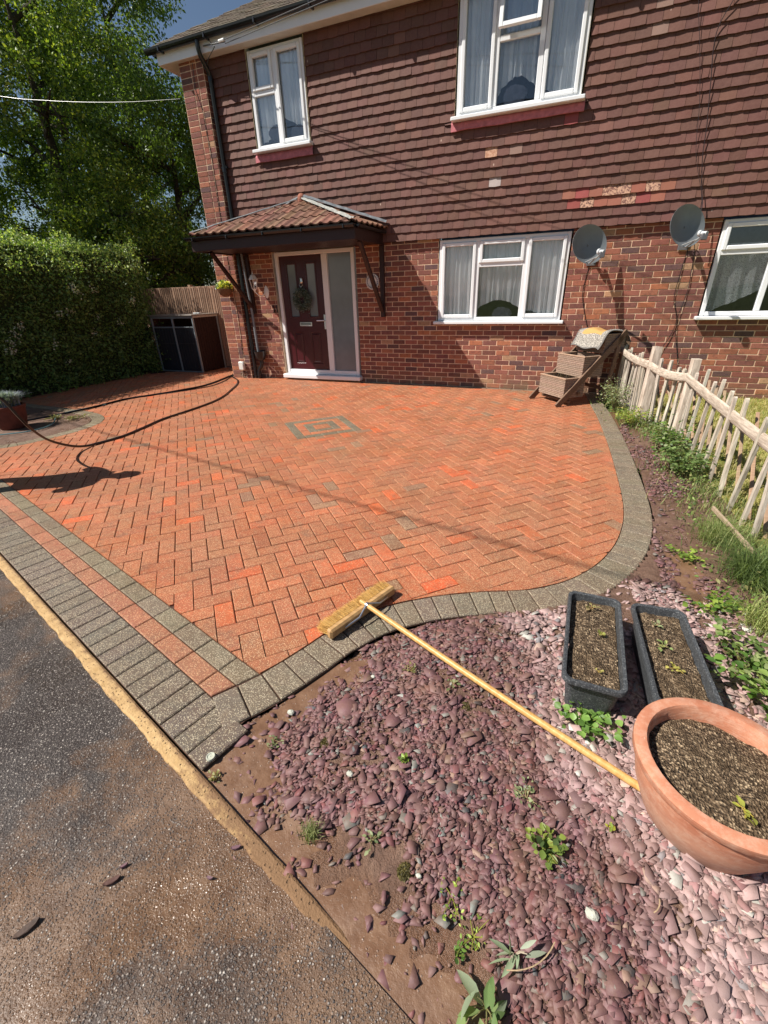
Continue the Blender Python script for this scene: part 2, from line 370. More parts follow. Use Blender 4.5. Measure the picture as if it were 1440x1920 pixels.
def m_terra():
    N = NT('terracotta'); p = N.pos(); o = N.sep(p)
    c = N.ramp(N.noise(N.co((1.2, 1.2, 3)), 5, 5, .65), [(.3, (.38, .135, .075)), (.7, (.52, .23, .135))])
    bl = N.math('ADD', mr(N, o[2], .0, .20, .65, .0), mr(N, N.noise(p, 24, 5, .75), .45, .75, 0., .6), clamp=True)
    c = N.mix(bl, c, (.62, .42, .31))
    sc = N.vor(N.co((18, 6, 40), (.3, .2, .5)), 1.5); c = N.mix(mr(N, sc.outputs['Distance'], .03, .06, .35, 0.), c, (.8, .6, .48))
    return N.set(c, .75, N.bump(N.noise(N.co((8, 8, 60)), 3, 4), .0015), spec=.3)
MAT['terracotta'] = m_terra()
def m_speckplastic():
    N = NT('speckled_plastic'); p = N.pos(); f = N.noise(p, 190, 3, .8)
    c = N.ramp(f, [(.44, (.035, .038, .042)), (.58, (.075, .08, .085)), (.70, (.30, .30, .30))])
    return N.set(c, .5, N.bump(f, .001), spec=.4)
MAT['speck'] = m_speckplastic()
def m_mat():
    N = NT('doormat'); p = N.pos(); v = N.vor(p, 80, 'DISTANCE_TO_EDGE'); col, a = N.attr()
    c = N.mix(N.math('MULTIPLY', mr(N, v.outputs['Distance'], .08, .16, 0., 1.), N.math('LESS_THAN', a, .5)), col, (.03, .03, .03))
    return N.set(c, .95, N.bump(N.noise(p, 300, 2), .002), spec=.1)
MAT['mat'] = m_mat()

# ================================================================ ground, road, paving
def pip(x, y, P):
    c = False; j = len(P)-1
    for i in range(len(P)):
        if (P[i][1] > y) != (P[j][1] > y) and x < (P[j][0]-P[i][0])*(y-P[i][1])/(P[j][1]-P[i][1])+P[i][0]: c = not c
        j = i
    return c
def clip_convex(sub, clip):
    out = list(sub)
    for i in range(len(clip)):
        a, b = clip[i], clip[(i+1) % len(clip)]; inp = out; out = []
        if not inp: break
        f = lambda p: (b[0]-a[0])*(p[1]-a[1])-(b[1]-a[1])*(p[0]-a[0])
        for k in range(len(inp)):
            p, q = inp[k-1], inp[k]; fp, fq = f(p), f(q)
            if (fp >= 0) != (fq >= 0):
                t = fp/(fp-fq); out.append((p[0]+(q[0]-p[0])*t, p[1]+(q[1]-p[1])*t))
            if fq >= 0: out.append(q)
    return out
def area(P): return .5*sum(P[i-1][0]*P[i][1]-P[i][0]*P[i-1][1] for i in range(len(P)))
def smooth_path(P, sub=6):
    P = [Vector(p) for p in P]; out = []
    for i in range(len(P)-1):
        p0 = P[max(i-1, 0)]; p1 = P[i]; p2 = P[i+1]; p3 = P[min(i+2, len(P)-1)]
        for k in range(sub):
            t = k/sub; out.append(.5*((2*p1)+(p2-p0)*t+(2*p0-5*p1+4*p2-p3)*t*t+(3*p1-p0-3*p2+p3)*t**3))
    out.append(P[-1]); return out
L0 = Vector((.31, -6.36)); LD = Vector((.961, -.277)).normalized(); LN = Vector((.277, .961)).normalized()
def fr(s, off): return L0+LD*s+LN*off                     # s along the front line, off towards the house
RIGHT_IN = smooth_path([(1.66, -6.75), (1.77, -6.59), (1.86, -6.40), (1.94, -6.21), (2.08, -6.0), (2.30, -5.81), (2.56, -5.66), (2.82, -5.54), (3.03, -5.36), (3.20, -5.09), (3.32, -4.72), (3.375, -4.26), (3.37, -3.58), (3.335, -2.64), (3.26, -1.5), (3.18, -.74), (3.13, -.1)], 6)
BED_L = smooth_path([(-3.75, -5.02), (-3.15, -4.86), (-2.95, -4.3), (-3.02, -3.72), (-3.42, -3.35), (-4.2, -3.2), (-6.05, -3.1)], 8)
# a plain sheet to the horizon
mb = MB(); mb.add([(-400, -400, -.10), (400, -400, -.10), (400, 400, -.10), (-400, 400, -.10)], [(0, 1, 2, 3)])
MAT['far'] = simple('rough_grass_ground', (.07, .085, .03), .95, .8, .4, .01, 12, .1)
g = mb.build('ground', MAT['far'], fix=False); tag(g, kind='structure')
# road: a fine sheet south of the kerb
mb = MB(); a, b, c_, d_ = fr(-40, -.228), fr(40, -.228), fr(40, -8), fr(-40, -8)
mb.add([(a.x, a.y, -.012), (b.x, b.y, -.012), (c_.x, c_.y, -.012), (d_.x, d_.y, -.012)], [(0, 3, 2, 1)])
g = mb.build('road', MAT['road'], fix=False); tag(g, kind='structure')
# joint bed under the drive blocks
DRIVE = [tuple(fr(-4.3, .2))]+[tuple(fr(s, .2)) for s in (-2, 0, 1.466)]+[tuple(p) for p in RIGHT_IN[9:]]+[(-.4, -.1), (-.8, -.1), (-.8, -.0), (-3.13, 0.0), (-3.13, -.15), (-3.66, -.15), (-3.66, 1.0), (-6.05, 1.0), (-6.05, -3.1)]+[tuple(p) for p in reversed(BED_L[:-1])]
MAT['joint'].name = 'joint_sand'
root = thing('block_paving', (0, 0, 0), None, None); root['kind'] = 'structure'; root.name = 'driveway'
WORLD['driveway'] = Vector((0, 0, 0))
mb = MB()
hull = [tuple(fr(-5.2, -.2)), tuple(fr(1.63, -.2)), (2.0, -6.75)]
outer = []
for i, p in enumerate(RIGHT_IN[3:]):
    q = RIGHT_IN[3:]; t = (q[min(i+1, len(q)-1)]-q[max(i-1, 0)]).normalized(); outer.append((p.x+t.y*.185, p.y-t.x*.185))
hull = hull[:2]+outer+[(3.2, .0), (-3.13, 0), (-3.13, -.15), (-3.66, -.15), (-3.66, 1.2), (-6.3, 1.2), (-6.3, -3.3)]
inner = []
for i, p in enumerate(reversed(BED_L)):
    q = list(reversed(BED_L)); t = (q[min(i+1, len(q)-1)]-q[max(i-1, 0)]).normalized(); inner.append((p.x+t.y*.17, p.y-t.x*.17))
hull += inner
mb.add([(x, y, -.009) for x, y in hull], [tuple(range(len(hull)))])
mb.build('jointing_sand', MAT['joint'], root, fix=False)
# blocks
class Blocks:
    def __init__(s): s.mb = MB()
    def put(s, poly, col, wear, chamfer=True, zj=.0015, gap=.0024):
        if area(poly) < 0: poly = poly[::-1]
        n = len(poly); z = random.uniform(-zj, zj); P = [Vector(p) for p in poly]; C = tuple(col)+(wear,)
        tx, ty = random.uniform(-.004, .004), random.uniform(-.004, .004); cc = sum(P, Vector((0, 0)))/n
        def ring(ins, zz):
            R = []
            for i in range(n):
                a, b, c = P[i-1], P[i], P[(i+1) % n]; e1 = (b-a); e2 = (c-b)
                if e1.length < 1e-6 or e2.length < 1e-6: R.append((b.x, b.y, zz)); continue
                e1.normalize(); e2.normalize(); n1 = Vector((-e1.y, e1.x)); n2 = Vector((-e2.y, e2.x)); k = 1+n1.dot(n2)
                q = b+(n1+n2)*(ins/max(k, .35)); R.append((q.x, q.y, zz+(q.x-cc.x)*tx+(q.y-cc.y)*ty))
            return R
        if chamfer:
            v = ring(gap, z-.012)+ring(gap, z-.004)+ring(gap+.0045, z)
            f = [tuple(range(2*n, 3*n))]+[(k*n+i, k*n+(i+1) % n, (k+1)*n+(i+1) % n, (k+1)*n+i) for k in (0, 1) for i in range(n)]
        else:
            v = ring(gap, z-.012)+ring(gap, z-.0005); f = [tuple(range(n, 2*n))]+[(i, (i+1) % n, n+(i+1) % n, n+i) for i in range(n)]
        s.mb.add(v, f, C)
ORG = (.46, .122, .050)
def jit(c, v=.12, h=.05):
    k = random.uniform(1-v, 1+v); return tuple(max(0, x*k*random.uniform(1-h, 1+h)) for x in c)
def vnoise(x, y, sc=1.0, seed=0):
    from mathutils import noise
    return noise.noise(Vector((x*sc+seed, y*sc, seed*1.7)))
def orange_block(x, y):
    n = vnoise(x, y, .7, 3); r = random.random(); side = x-y
    if r < .012+max(0, n)*.13: return jit((.27, .13, .075), .15), .55          # dirty greenish block
    if r > .95: return jit((.60, .115, .035), .08), .35        # bright face kept
    k = random.random()
    return jit(tuple(ORG[i]*(1-k*.40)+(.33, .12, .060)[i]*k*.40 for i in range(3)), .14), random.uniform(.38, .7)
B = Blocks(); UD = Vector((1, 1)).normalized(); VD = Vector((-1, 1)).normalized(); PH = (-2.553, -5.412); cell = .1
MC = Vector((.02, -2.94)); mi0 = round((MC.dot(UD)-PH[0])/cell)-4; mj0 = round((MC.dot(VD)-PH[1])/cell)-4
DR = [Vector(p) for p in DRIVE]
def cellpt(i, j): return UD*(PH[0]+i*cell)+VD*(PH[1]+j*cell)
def place(i0, j0, w, h, col=None):
    poly = [cellpt(i0, j0), cellpt(i0+w, j0), cellpt(i0+w, j0+h), cellpt(i0, j0+h)]; c = sum(poly, Vector((0, 0)))/4
    ins = [pip(p.x, p.y, DRIVE) for p in poly]
    if not any(ins) and not pip(c.x, c.y, DRIVE): return
    cc, wr = col if col else orange_block(c.x, c.y)
    dist = 9
    for k in range(len(DR)):
        a, b = DR[k-1], DR[k]; e = b-a; t = max(0, min(1, (c-a).dot(e)/max(e.length_squared, 1e-9))); dist = min(dist, (c-a-e*t).length)
    if dist > .13 and all(ins): B.put([tuple(p) for p in poly], cc, wr)
    else:
        q = clip_convex(DRIVE, [tuple(p) for p in poly])
        if len(q) > 2 and abs(area(q)) > .0006:
            qq = [q[0]]
            for p in q[1:]:
                if (Vector(p)-Vector(qq[-1])).length > .002: qq.append(p)
            B.put(qq, cc, wr, chamfer=False)
for i in range(-75, 75):
    for j in range(-75, 95):
        k = (i-j) % 4
        c = cellpt(i+.5, j+.5)
        if not (-6.4 < c.x < 3.7 and -7 < c.y < 1.4): continue
        inm = lambda a, b: mi0 <= a < mi0+8 and mj0 <= b < mj0+8
        if k == 0:
            a, b = inm(i, j), inm(i+1, j)
            if a and b: continue
            if a: place(i+1, j, 1, 1)
            elif b: place(i, j, 1, 1)
            else: place(i, j, 2, 1)
        if k == 3:
            a, b = inm(i, j), inm(i, j+1)
            if a and b: continue
            if a: place(i, j+1, 1, 1)
            elif b: place(i, j, 1, 1)
            else: place(i, j, 1, 2)
def mcol(ring):
    return (jit((.14, .12, .082), .12), .45) if ring in (0, 2) else orange_block(0, -3)
for ring in range(4):                                     # concentric square panel
    lo, hi = ring, 8-ring
    for t in range(lo, hi, 2):
        w = min(2, hi-t)
        place(mi0+lo, mj0+t, 1, w, mcol(ring)); place(mi0+hi-1, mj0+t, 1, w, mcol(ring))
    if hi-lo > 2:
        for t in range(lo+1, hi-1, 2):
            w = min(2, hi-1-t)
            place(mi0+t, mj0+lo, w, 1, mcol(ring)); place(mi0+t, mj0+hi-1, w, 1, mcol(ring))
def quad(a, b, c, d, col, wear=.4, **k): B.put([tuple(a), tuple(b), tuple(c), tuple(d)], col, wear, **k)
s = 1.40                                                 # front bands (stretchers), then soldiers
first = True
while s > -5.3:
    L = .1 if first else .2; first = False
    e = .333 if s > 1.35 else 0
    quad(fr(s-L, .1), fr(s+.1*e, .1), fr(s+.2*e, .2), fr(s-L, .2), jit((.165, .13, .085), .12), .55)
    quad(fr(s-L, 0), fr(s, 0), fr(s+.1*e, .1), fr(s-L, .1), jit((.36, .125, .070), .12), .55); s -= L
s = 1.66
while s > -5.3:
    quad(fr(s-.1, -.2), fr(s, -.2), fr(s, 0), fr(s-.1, 0), jit((.115, .095, .078), .16), .62, gap=.0025); s -= .1
def band(path, w, side, col, wear, step=.1, start=0., end=1e9, gap=.002):
    L = [0]
    for i in range(1, len(path)): L.append(L[-1]+(path[i]-path[i-1]).length)
    def at(s):
        s = max(0, min(L[-1]-1e-6, s)); i = max(k for k in range(len(L)) if L[k] <= s); i = min(i, len(path)-2)
        f = (s-L[i])/(L[i+1]-L[i]); p = path[i].lerp(path[i+1], f)
        t0 = (path[min(i+1, len(path)-1)]-path[max(i-1, 0)]).normalized(); t1 = (path[min(i+2, len(path)-1)]-path[i]).normalized(); t = t0.lerp(t1, f).normalized()
        return p, Vector((t.y, -t.x))*side
    s = start
    while s < min(L[-1], end)-.03:
        st = step*random.uniform(.97, 1.05); p, n = at(s); q, m = at(s+st)
        quad(p, q, q+m*w, p+n*w, jit(col, .13), wear, gap=gap); s += st
band(RIGHT_IN, .185, 1, (.145, .12, .09), .55, .107, start=.0, gap=.003)
band(BED_L, .16, -1, (.17, .135, .085), .5, .1)
x = -.8
while x < 3.1: quad((x, -.1), (x+.2, -.1), (x+.2, -.004), (x, -.004), jit((.19, .13, .09), .12), .3); x += .2
B.mb.build('paving_blocks', MAT['paving'], root, fix=False)
# kerb edging: slightly rough strip that sinks under the mud to the right
mb = MB(); N_ = 420; vs = []
for i in range(N_+1):
    s_ = -6+i*(6+2.55)/N_; dr = max(0, s_-1.62); wob = (vnoise(s_, 0, 6, 5)*.003+vnoise(s_, 0, 23, 7)*.0025)*(1+dr*2.0)
    z = .0-.010*min(1, dr*1.2)-.07*max(0, dr-.60); w = .047-.018*min(1, dr)+.007*vnoise(s_, 1, 14, 9)
    for off, zz in ((-.205-wob*.3, z-.03), (-.208-wob*.3, z-.001), (-.215, z+.003), (-.205-w+wob, z+.002), (-.212-w+wob, z-.006), (-.215-w+wob, -.03)):
        p = fr(s_, off); vs.append((p.x, p.y, zz+vnoise(s_, off, 20, 2)*.0015))
mb.add(vs, [(i*6+k, (i+1)*6+k, (i+1)*6+k+1, i*6+k+1) for i in range(N_) for k in range(5)])
kerb = mb.build('kerb', MAT['kerb']); tag(kerb, kind='structure')
# soil bed around the drive (right side): displaced grid
def outside_drive(x, y): return not pip(x, y, HULLP)
HULLP = [tuple(p) for p in hull]
def bed_height(x, y):
    s_ = (Vector((x, y))-L0).dot(LD); off = (Vector((x, y))-L0).dot(LN)
    k = max(0, min(1, (off+.215)/.33)); e = max(0, min(1, (s_-1.72)/.5))
    base = -.026+.030*k*e-.022*math.exp(-((x-3.63)/.10)**2-((y+5.10)/.38)**2)
    am = .5+.5*k
    base += (.012*vnoise(x, y, 3.1, 1)+.009*vnoise(x, y, 9, 4)+.006*vnoise(x, y, 28, 6)+.003*vnoise(x, y, 70, 2))*am
    return base
xs = np.arange(1.2, 7.6, .022); ys = np.arange(-8.6, 0.0, .022)
xs = np.concatenate([np.arange(1.2, 4.3, .02), np.arange(4.3, 9, .15)]); ys = np.concatenate([np.arange(-9.5, -7.9, .12), np.arange(-7.9, -4.8, .02), np.arange(-4.8, -.001, .04)])
V = np.array([(x, y, bed_height(x, y)) for y in ys for x in xs]); nx = len(xs); ny = len(ys)
idx = np.arange(nx*ny).reshape(ny, nx); F = np.stack([idx[:-1, :-1], idx[:-1, 1:], idx[1:, 1:], idx[1:, :-1]], -1).reshape(-1, 4)
cx = V[F].mean(1); keep = []
FENX = lambda y: 3.62-.15*y if y > -2.2 else 4.06-(y+2.2)*.045 if y > -7 else 9
for i, (x, y, z) in enumerate(cx):
    off = (x-L0.x)*LN.x+(y-L0.y)*LN.y; s_ = (x-L0.x)*LD.x+(y-L0.y)*LD.y
    keep.append(not pip(x, y, HULLP) and s_ > 1.55 and (off > -.245 or s_ > 2.9+.15*vnoise(x, y, 3, 3)-(off+.26)*-.4) and x < FENX(y))
me = np_mesh('soil_bed', V, F[np.array(keep)], (1, 1, 1, 1), [MAT['mud']], smooth=True)
tag(link_mesh('soil_bed', me), kind='structure')
# island bed on the left
mb = MB(); isl = [(p.x+.0, p.y) for p in map(Vector, inner)]+[(-9, -3.2), (-9, -5.5), tuple(fr(-5.2, .05))]
isl = inner[::-1]; isl = [(x, y) for x, y in isl]+[(-9.0, -3.3), (-9.0, -4.0), tuple(fr(-6, .02)), tuple(fr(-4.6, .12))]
mb.add([(x, y, -.004) for x, y in isl], [tuple(range(len(isl)))])
tag(mb.build('planting_bed', MAT['mud'], fix=False), kind='structure')
# puddles
def water(P, z):
    mb = MB(); mb.add([(x, y, z) for x, y in P], [tuple(range(len(P)))]); tag(mb.build('puddle', MAT['water'], fix=False), kind='structure')
water([tuple(fr(1.62, -.235)), tuple(fr(3.3, -.235)), tuple(fr(3.3, .35)), tuple(fr(2.1, .4)), (2.2, -6.3), (2.05, -6.4), (1.93, -6.7), (1.86, -6.85)], -.0185)
water([(3.50, -5.5), (3.72, -5.4), (3.82, -4.9), (3.72, -4.6), (3.56, -4.6)], -.0075)

# ================================================================ leaf cards (vectorised)
def leaves(C, size, cols, up=None, aspect=.55, bias=.0, rs=None, droop=None):
    """C (n,3) centres -> verts, faces, colours; each leaf = two triangles folded on the midrib"""
    n = len(C); d = rng.normal(size=(n, 3)); 
    if droop is not None: d = d*(1-abs(droop))+np.array([0, 0, droop])
    d /= np.linalg.norm(d, axis=1, keepdims=True)
    nn = rng.normal(size=(n, 3))+np.array([0, 0, bias]); nn -= (nn*d).sum(1, keepdims=True)*d; nn /= np.linalg.norm(nn, axis=1, keepdims=True)
    s_ = np.cross(d, nn); L = (size*rng.uniform(.6, 1.3, n))[:, None]; w = L*aspect*.5
    a = C-d*L*.5; t = C+d*L*.5; l = C+s_*w+nn*w*.35-d*L*.06; r = C-s_*w+nn*w*.35-d*L*.06
    V = np.stack([a, l, t, r], 1).reshape(-1, 3); i = np.arange(n)[:, None]*4
    F = np.concatenate([i+np.array([0, 2, 1]), i+np.array([0, 3, 2])], 0)
    return V, F, np.concatenate([cols, cols], 0)
def pick(pal, n, v=.2):
    pal = np.array(pal); k = rng.integers(0, len(pal), n); c = pal[k]*rng.uniform(1-v, 1+v, (n, 1)); return np.c_[c, np.ones(n)]
def blades(P, h, w, cols, lean=.5):
    """grass blades: 2-segment tapered strips"""
    n = len(P); th = rng.uniform(0, 2*np.pi, n); H = (h*rng.uniform(.5, 1.3, n))[:, None]; d = np.c_[np.cos(th), np.sin(th), np.zeros(n)]; s_ = np.c_[-np.sin(th), np.cos(th), np.zeros(n)]
    ln = rng.uniform(.1, 1, (n, 1))*lean; W_ = w if np.isscalar(w) else w[:, None]; z = np.array([0, 0, 1.])
    m = P+d*H*ln*.35+z*H*.6; t = P+d*H*ln*1.1+z*H*(.95-.3*ln)
    V = np.stack([P-s_*W_*.5, P+s_*W_*.5, m+s_*W_*.4, m-s_*W_*.4, t], 1).reshape(-1, 3); i = np.arange(n)[:, None]*5
    F4 = i+np.array([0, 1, 2, 3]); F3 = i+np.array([3, 2, 4]); return V, F4, F3, cols
def inst(name, V, F, C, mat, parent=None, loc=None): return link_mesh(name, np_mesh(name, V, F, C, [mat]), parent, loc)

# ---------------------------------------------------------------- slate chippings (one scattered cover)
def chips(n, region, dens, rr, seed=1):
    Vs = []; Fs = []; Cs = []; o = 0; cnt = 0; pts = []
    R = np.random.default_rng(seed)
    while cnt < n:
        x, y = region(R)
        if R.random() > dens(x, y): continue
        cnt += 1
        k = R.integers(4, 7); th = np.sort(R.uniform(0, 2*np.pi, k)+0); th = np.linspace(0, 2*np.pi, k, endpoint=False)+R.uniform(-.5, .5, k)
        r0 = rr*R.lognormal(0, .40)*(1+.22*dryness(x, y)); el = R.uniform(.34, .9); ra = r0*R.uniform(.7, 1.25, k); X = ra*np.cos(th); Y = ra*np.sin(th)*el; t = R.uniform(.0012, .0022)+r0*.05
        a = R.normal(.9, .8); ca, sa = math.cos(a), math.sin(a); X, Y = X*ca-Y*sa, X*sa+Y*ca
        tx, ty = R.normal(0, .19, 2)
        z0 = bed_height(x, y)+R.uniform(-.003, .007)+abs(tx)*r0*.5
        b = .985; top = np.c_[x+X*b, y+Y*b, z0+t+X*tx+Y*ty]; mid = np.c_[x+X, y+Y, z0+t*.55+X*tx+Y*ty]; bot = np.c_[x+X*.9, y+Y*.9, z0-t*.4+X*tx+Y*ty]
        Vs.append(np.r_[top, mid, bot]); i = np.arange(k); j = (i+1) % k
        Fs.append((k, np.arange(k)+o, np.stack([i+k, j+k, j, i], 1)+o, np.stack([i+2*k, j+2*k, j+k, i+k], 1)+o)); o += 3*k
        dry = dryness(x, y)+R.normal(0, .13); dry = min(1, max(0, dry)); q = R.random()
        wetc = np.array([.145, .066, .076])*(1 if q < .82 else .6); dryc = np.array([.42, .295, .28])
        if q > .965: wetc = np.array([.20, .22, .20]); dryc = np.array([.50, .50, .45])
        elif q > .93: wetc = np.array([.24, .15, .11]); dryc = np.array([.55, .40, .33])
        elif q > .90: dryc = np.array([.25, .24, .25]); wetc = np.array([.06, .07, .075])
        elif q < .12: wetc = np.array([.17, .055, .06]); dryc = np.array([.36, .20, .20])
        c = (wetc*(1-dry)+dryc*dry)*R.uniform(.7, 1.3); Cs.append(np.r_[c, 1-dry])
    return Vs, Fs, Cs
def dryness(x, y):
    d = (x-3.0)+(y+6.45)*.5; d += .12*vnoise(x, y, 4, 9)
    return max(0, min(1, d/.30+.42)) if y < -5.3 else .12
def region(R): return R.uniform(1.85, 4.0), R.uniform(-8.2, -5.25)
RI = [Vector(p) for p in RIGHT_IN]
CHB = [(2.10, -6.55), (2.02, -6.72), (2.06, -6.86), (2.16, -6.95), (2.34, -7.01), (2.52, -7.00), (2.72, -6.985), (2.88, -7.03), (2.94, -7.12), (2.97, -7.22), (3.0, -8.3), (4.2, -8.3), (4.0, -5.2), (3.5, -5.2), (3.3, -5.6), (2.95, -5.72), (2.6, -5.90), (2.35, -6.02), (2.2, -6.22)]
CHV = [Vector(p) for p in CHB]
def dens(x, y):
    if pip(x, y, HULLP): return 0
    c = Vector((x, y)); d = 9
    for k in range(len(CHV)):
        a, b = CHV[k-1], CHV[k]; e = b-a; t = max(0, min(1, (c-a).dot(e)/e.length_squared)); d = min(d, (c-a-e*t).length)
    d = d if pip(x, y, CHB) else -d
    e = (d+.07)/.14+vnoise(x, y, 7, 12)*.9+.1
    dd = min((c-p).length for p in RI[::3])
    e = min(e, (dd-.205)/.09+vnoise(x, y, 6, 2)*.8)
    if y > -5.75: e = min(e, .22+vnoise(x, y, 4, 3)*.6)
    if x > 3.62: e = min(e, (3.95-x)*1.4)
    if vnoise(x, y, 3.6, 21) > .33: e = min(e, .25)             # bare muddy patches
    return max(0.04 if d > -.26 else 0., min(1., e))
def dens2(x, y): return 0 if pip(x, y, HULLP) or x > 4.0 else max(.05, vnoise(x, y, 2.2, 17)*1.5+.25)
Vs, Fs, Cs = chips(46000, region, dens, .0120)
V2_, F2_, C2_ = chips(2600, lambda R: (R.uniform(3.5, 4.0), R.uniform(-5.25, -1.8)), dens2, .0125, 5)
o_ = sum(len(v) for v in Vs); Vs += V2_; Cs += C2_; Fs += [(k, t+o_, a_+o_, b_+o_) for k, t, a_, b_ in F2_]
V = np.concatenate(Vs); C = np.array(Cs); q4 = []; polys = {}
cols = []
for (k, top, a_, b_), c in zip(Fs, C):
    polys.setdefault(k, []).append((top, c)); q4.append((a_, c)); q4.append((b_, c))
FL = []; CL = []
for k, L_ in polys.items(): FL.append(np.array([t for t, _ in L_])); CL.append(np.array([c for _, c in L_]))
FL.append(np.concatenate([a_ for a_, _ in q4])); CL.append(np.concatenate([np.tile(c, (len(a_), 1)) for a_, c in q4]))
me = np_mesh('slate_chippings', V, FL, np.concatenate(CL), [MAT['slate']])
o = link_mesh('slate_chippings', me); tag(o, 'loose purple slate chippings covering the muddy bed', 'slate chippings', kind='stuff')

# ================================================================ the house
house = thing('semi_detached_house', (-3.6, 0, 0), 'two storey brick and brown tile hung house with white windows and a porch', 'house')
XR = 8.2; ZT = 2.21; ZE = 4.86
OPEN_B = [(-2.44, -.76, .02, 2.20), (.68, 2.62, 1.0, ZT+.1), (4.36, 6.20, 1.04, ZT+.1)]
OPEN_T = [(-2.40, -1.39, 3.57, 5), (.88, 2.50, 3.54, 5), (4.9, 6.5, 3.54, 5)]
def subtract(r, holes):
    out = [r]
    for h in holes:
        nxt = []
        for (a, b, c, d) in out:
            if h[0] >= b or h[1] <= a or h[2] >= d or h[3] <= c: nxt.append((a, b, c, d)); continue
            if h[2] > c: nxt.append((a, b, c, h[2]))
            if h[3] < d: nxt.append((a, b, h[3], d))
            c2, d2 = max(c, h[2]), min(d, h[3])
            if h[0] > a: nxt.append((a, h[0], c2, d2))
            if h[1] < b: nxt.append((h[1], b, c2, d2))
        out = nxt
    return [o for o in out if o[1]-o[0] > .012 and o[3]-o[2] > .012]
PAL = [((.20, .078, .066), .36), ((.275, .098, .070), .36), ((.34, .13, .080), .12), ((.115, .068, .070), .07), ((.40, .145, .075), .05), ((.45, .27, .16), .03)]
def brick_col():
    r = random.random(); s_ = 0
    for c, w in PAL:
        s_ += w
        if r < s_: return jit(c, .18)
    return jit(PAL[0][0])
def brick_panel(mb, x0, x1, z0, z1, holes, M, bond='stretcher', phase=0.):
    """bricks 215x65 with 10 mm joints standing 6 mm proud of the mortar; M maps (x, depth, z)"""
    zc = z0; row = 0
    while zc < z1-.02:
        off = (row % 2)*.1125+phase; x = x0-off; hb = (bond == 'mix')
        k = 0
        while x < x1:
            L = .225
            if hb and (k+row) % 2: L = .1125
            k += 1
            a, b = max(x, x0)+.006, min(x+L, x1)-.006; x += L
            if b-a < .03: continue
            w = random.uniform(-.002, .002); c = brick_col()
            for (p, q, r_, t) in subtract((a, b, zc+.005+w, min(zc+.070+w, z1)), holes):
                d = random.uniform(.003, .0075)
                T = Matrix.Rotation(random.uniform(-.006, .006), 4, 'Y')
                vs = [(p, 0, r_), (q, 0, r_), (q, 0, t), (p, 0, t)]; e = .003
                front = [(p+e, -d, r_+e), (q-e, -d, r_+e), (q-e, -d, t-e), (p+e, -d, t-e)]
                mb.add([M @ Vector(v) for v in vs+front], [(4, 5, 6, 7), (0, 1, 5, 4), (1, 2, 6, 5), (2, 3, 7, 6), (3, 0, 4, 7)], c, 0)
        zc += .075; row += 1
    for (p, q, r_, t) in subtract((x0, x1, z0-.05, z1), holes):
        mb.add([M @ Vector(v) for v in ((p, 0, r_), (q, 0, r_), (q, 0, t), (p, 0, t))], [(0, 1, 2, 3)], (1, 1, 1), 1)
I4 = Matrix.Identity(4)
mb = MB(); brick_panel(mb, -3.15, XR, -.0, ZT+.06, OPEN_B, I4)
for (a, b, c, d) in OPEN_B:                               # reveals
    for x in (a, b): mb.add([(x, 0, c), (x, .12, c), (x, .12, d), (x, 0, d)], [(0, 1, 2, 3)], (1, 1, 1), 1)
    mb.add([(a, 0, c), (b, 0, c), (b, .12, c), (a, .12, c)], [(0, 1, 2, 3)], (1, 1, 1), 1); mb.add([(a, 0, d), (b, 0, d), (b, .12, d), (a, .12, d)], [(0, 1, 2, 3)], (1, 1, 1), 1)
mb.build('brick_wall', [MAT['brick'], MAT['mortar']], house, fix=False)
mb = MB()                                                  # pier with its returns, full height
brick_panel(mb, -3.64, -3.17, 0, ZE, [], Matrix.Translation((0, -.15, 0)), 'mix')
Mr = Matrix(((0, 1, 0, -3.17), (1, 0, 0, 0), (0, 0, 1, 0), (0, 0, 0, 1))); Mr = Matrix(((0, -1, 0, -3.17), (1, 0, 0, 0), (0, 0, 1, 0), (0, 0, 0, 1)))
brick_panel(mb, -.15, .0, 0, ZE, [], Mr)
Ml = Matrix(((0, 1, 0, -3.64), (-1, 0, 0, 0), (0, 0, 1, 0), (0, 0, 0, 1)))
brick_panel(mb, -7.0, .15, 0, ZE, [], Ml)
mb.build('corner_pier', [MAT['brick'], MAT['mortar']], house, fix=False)
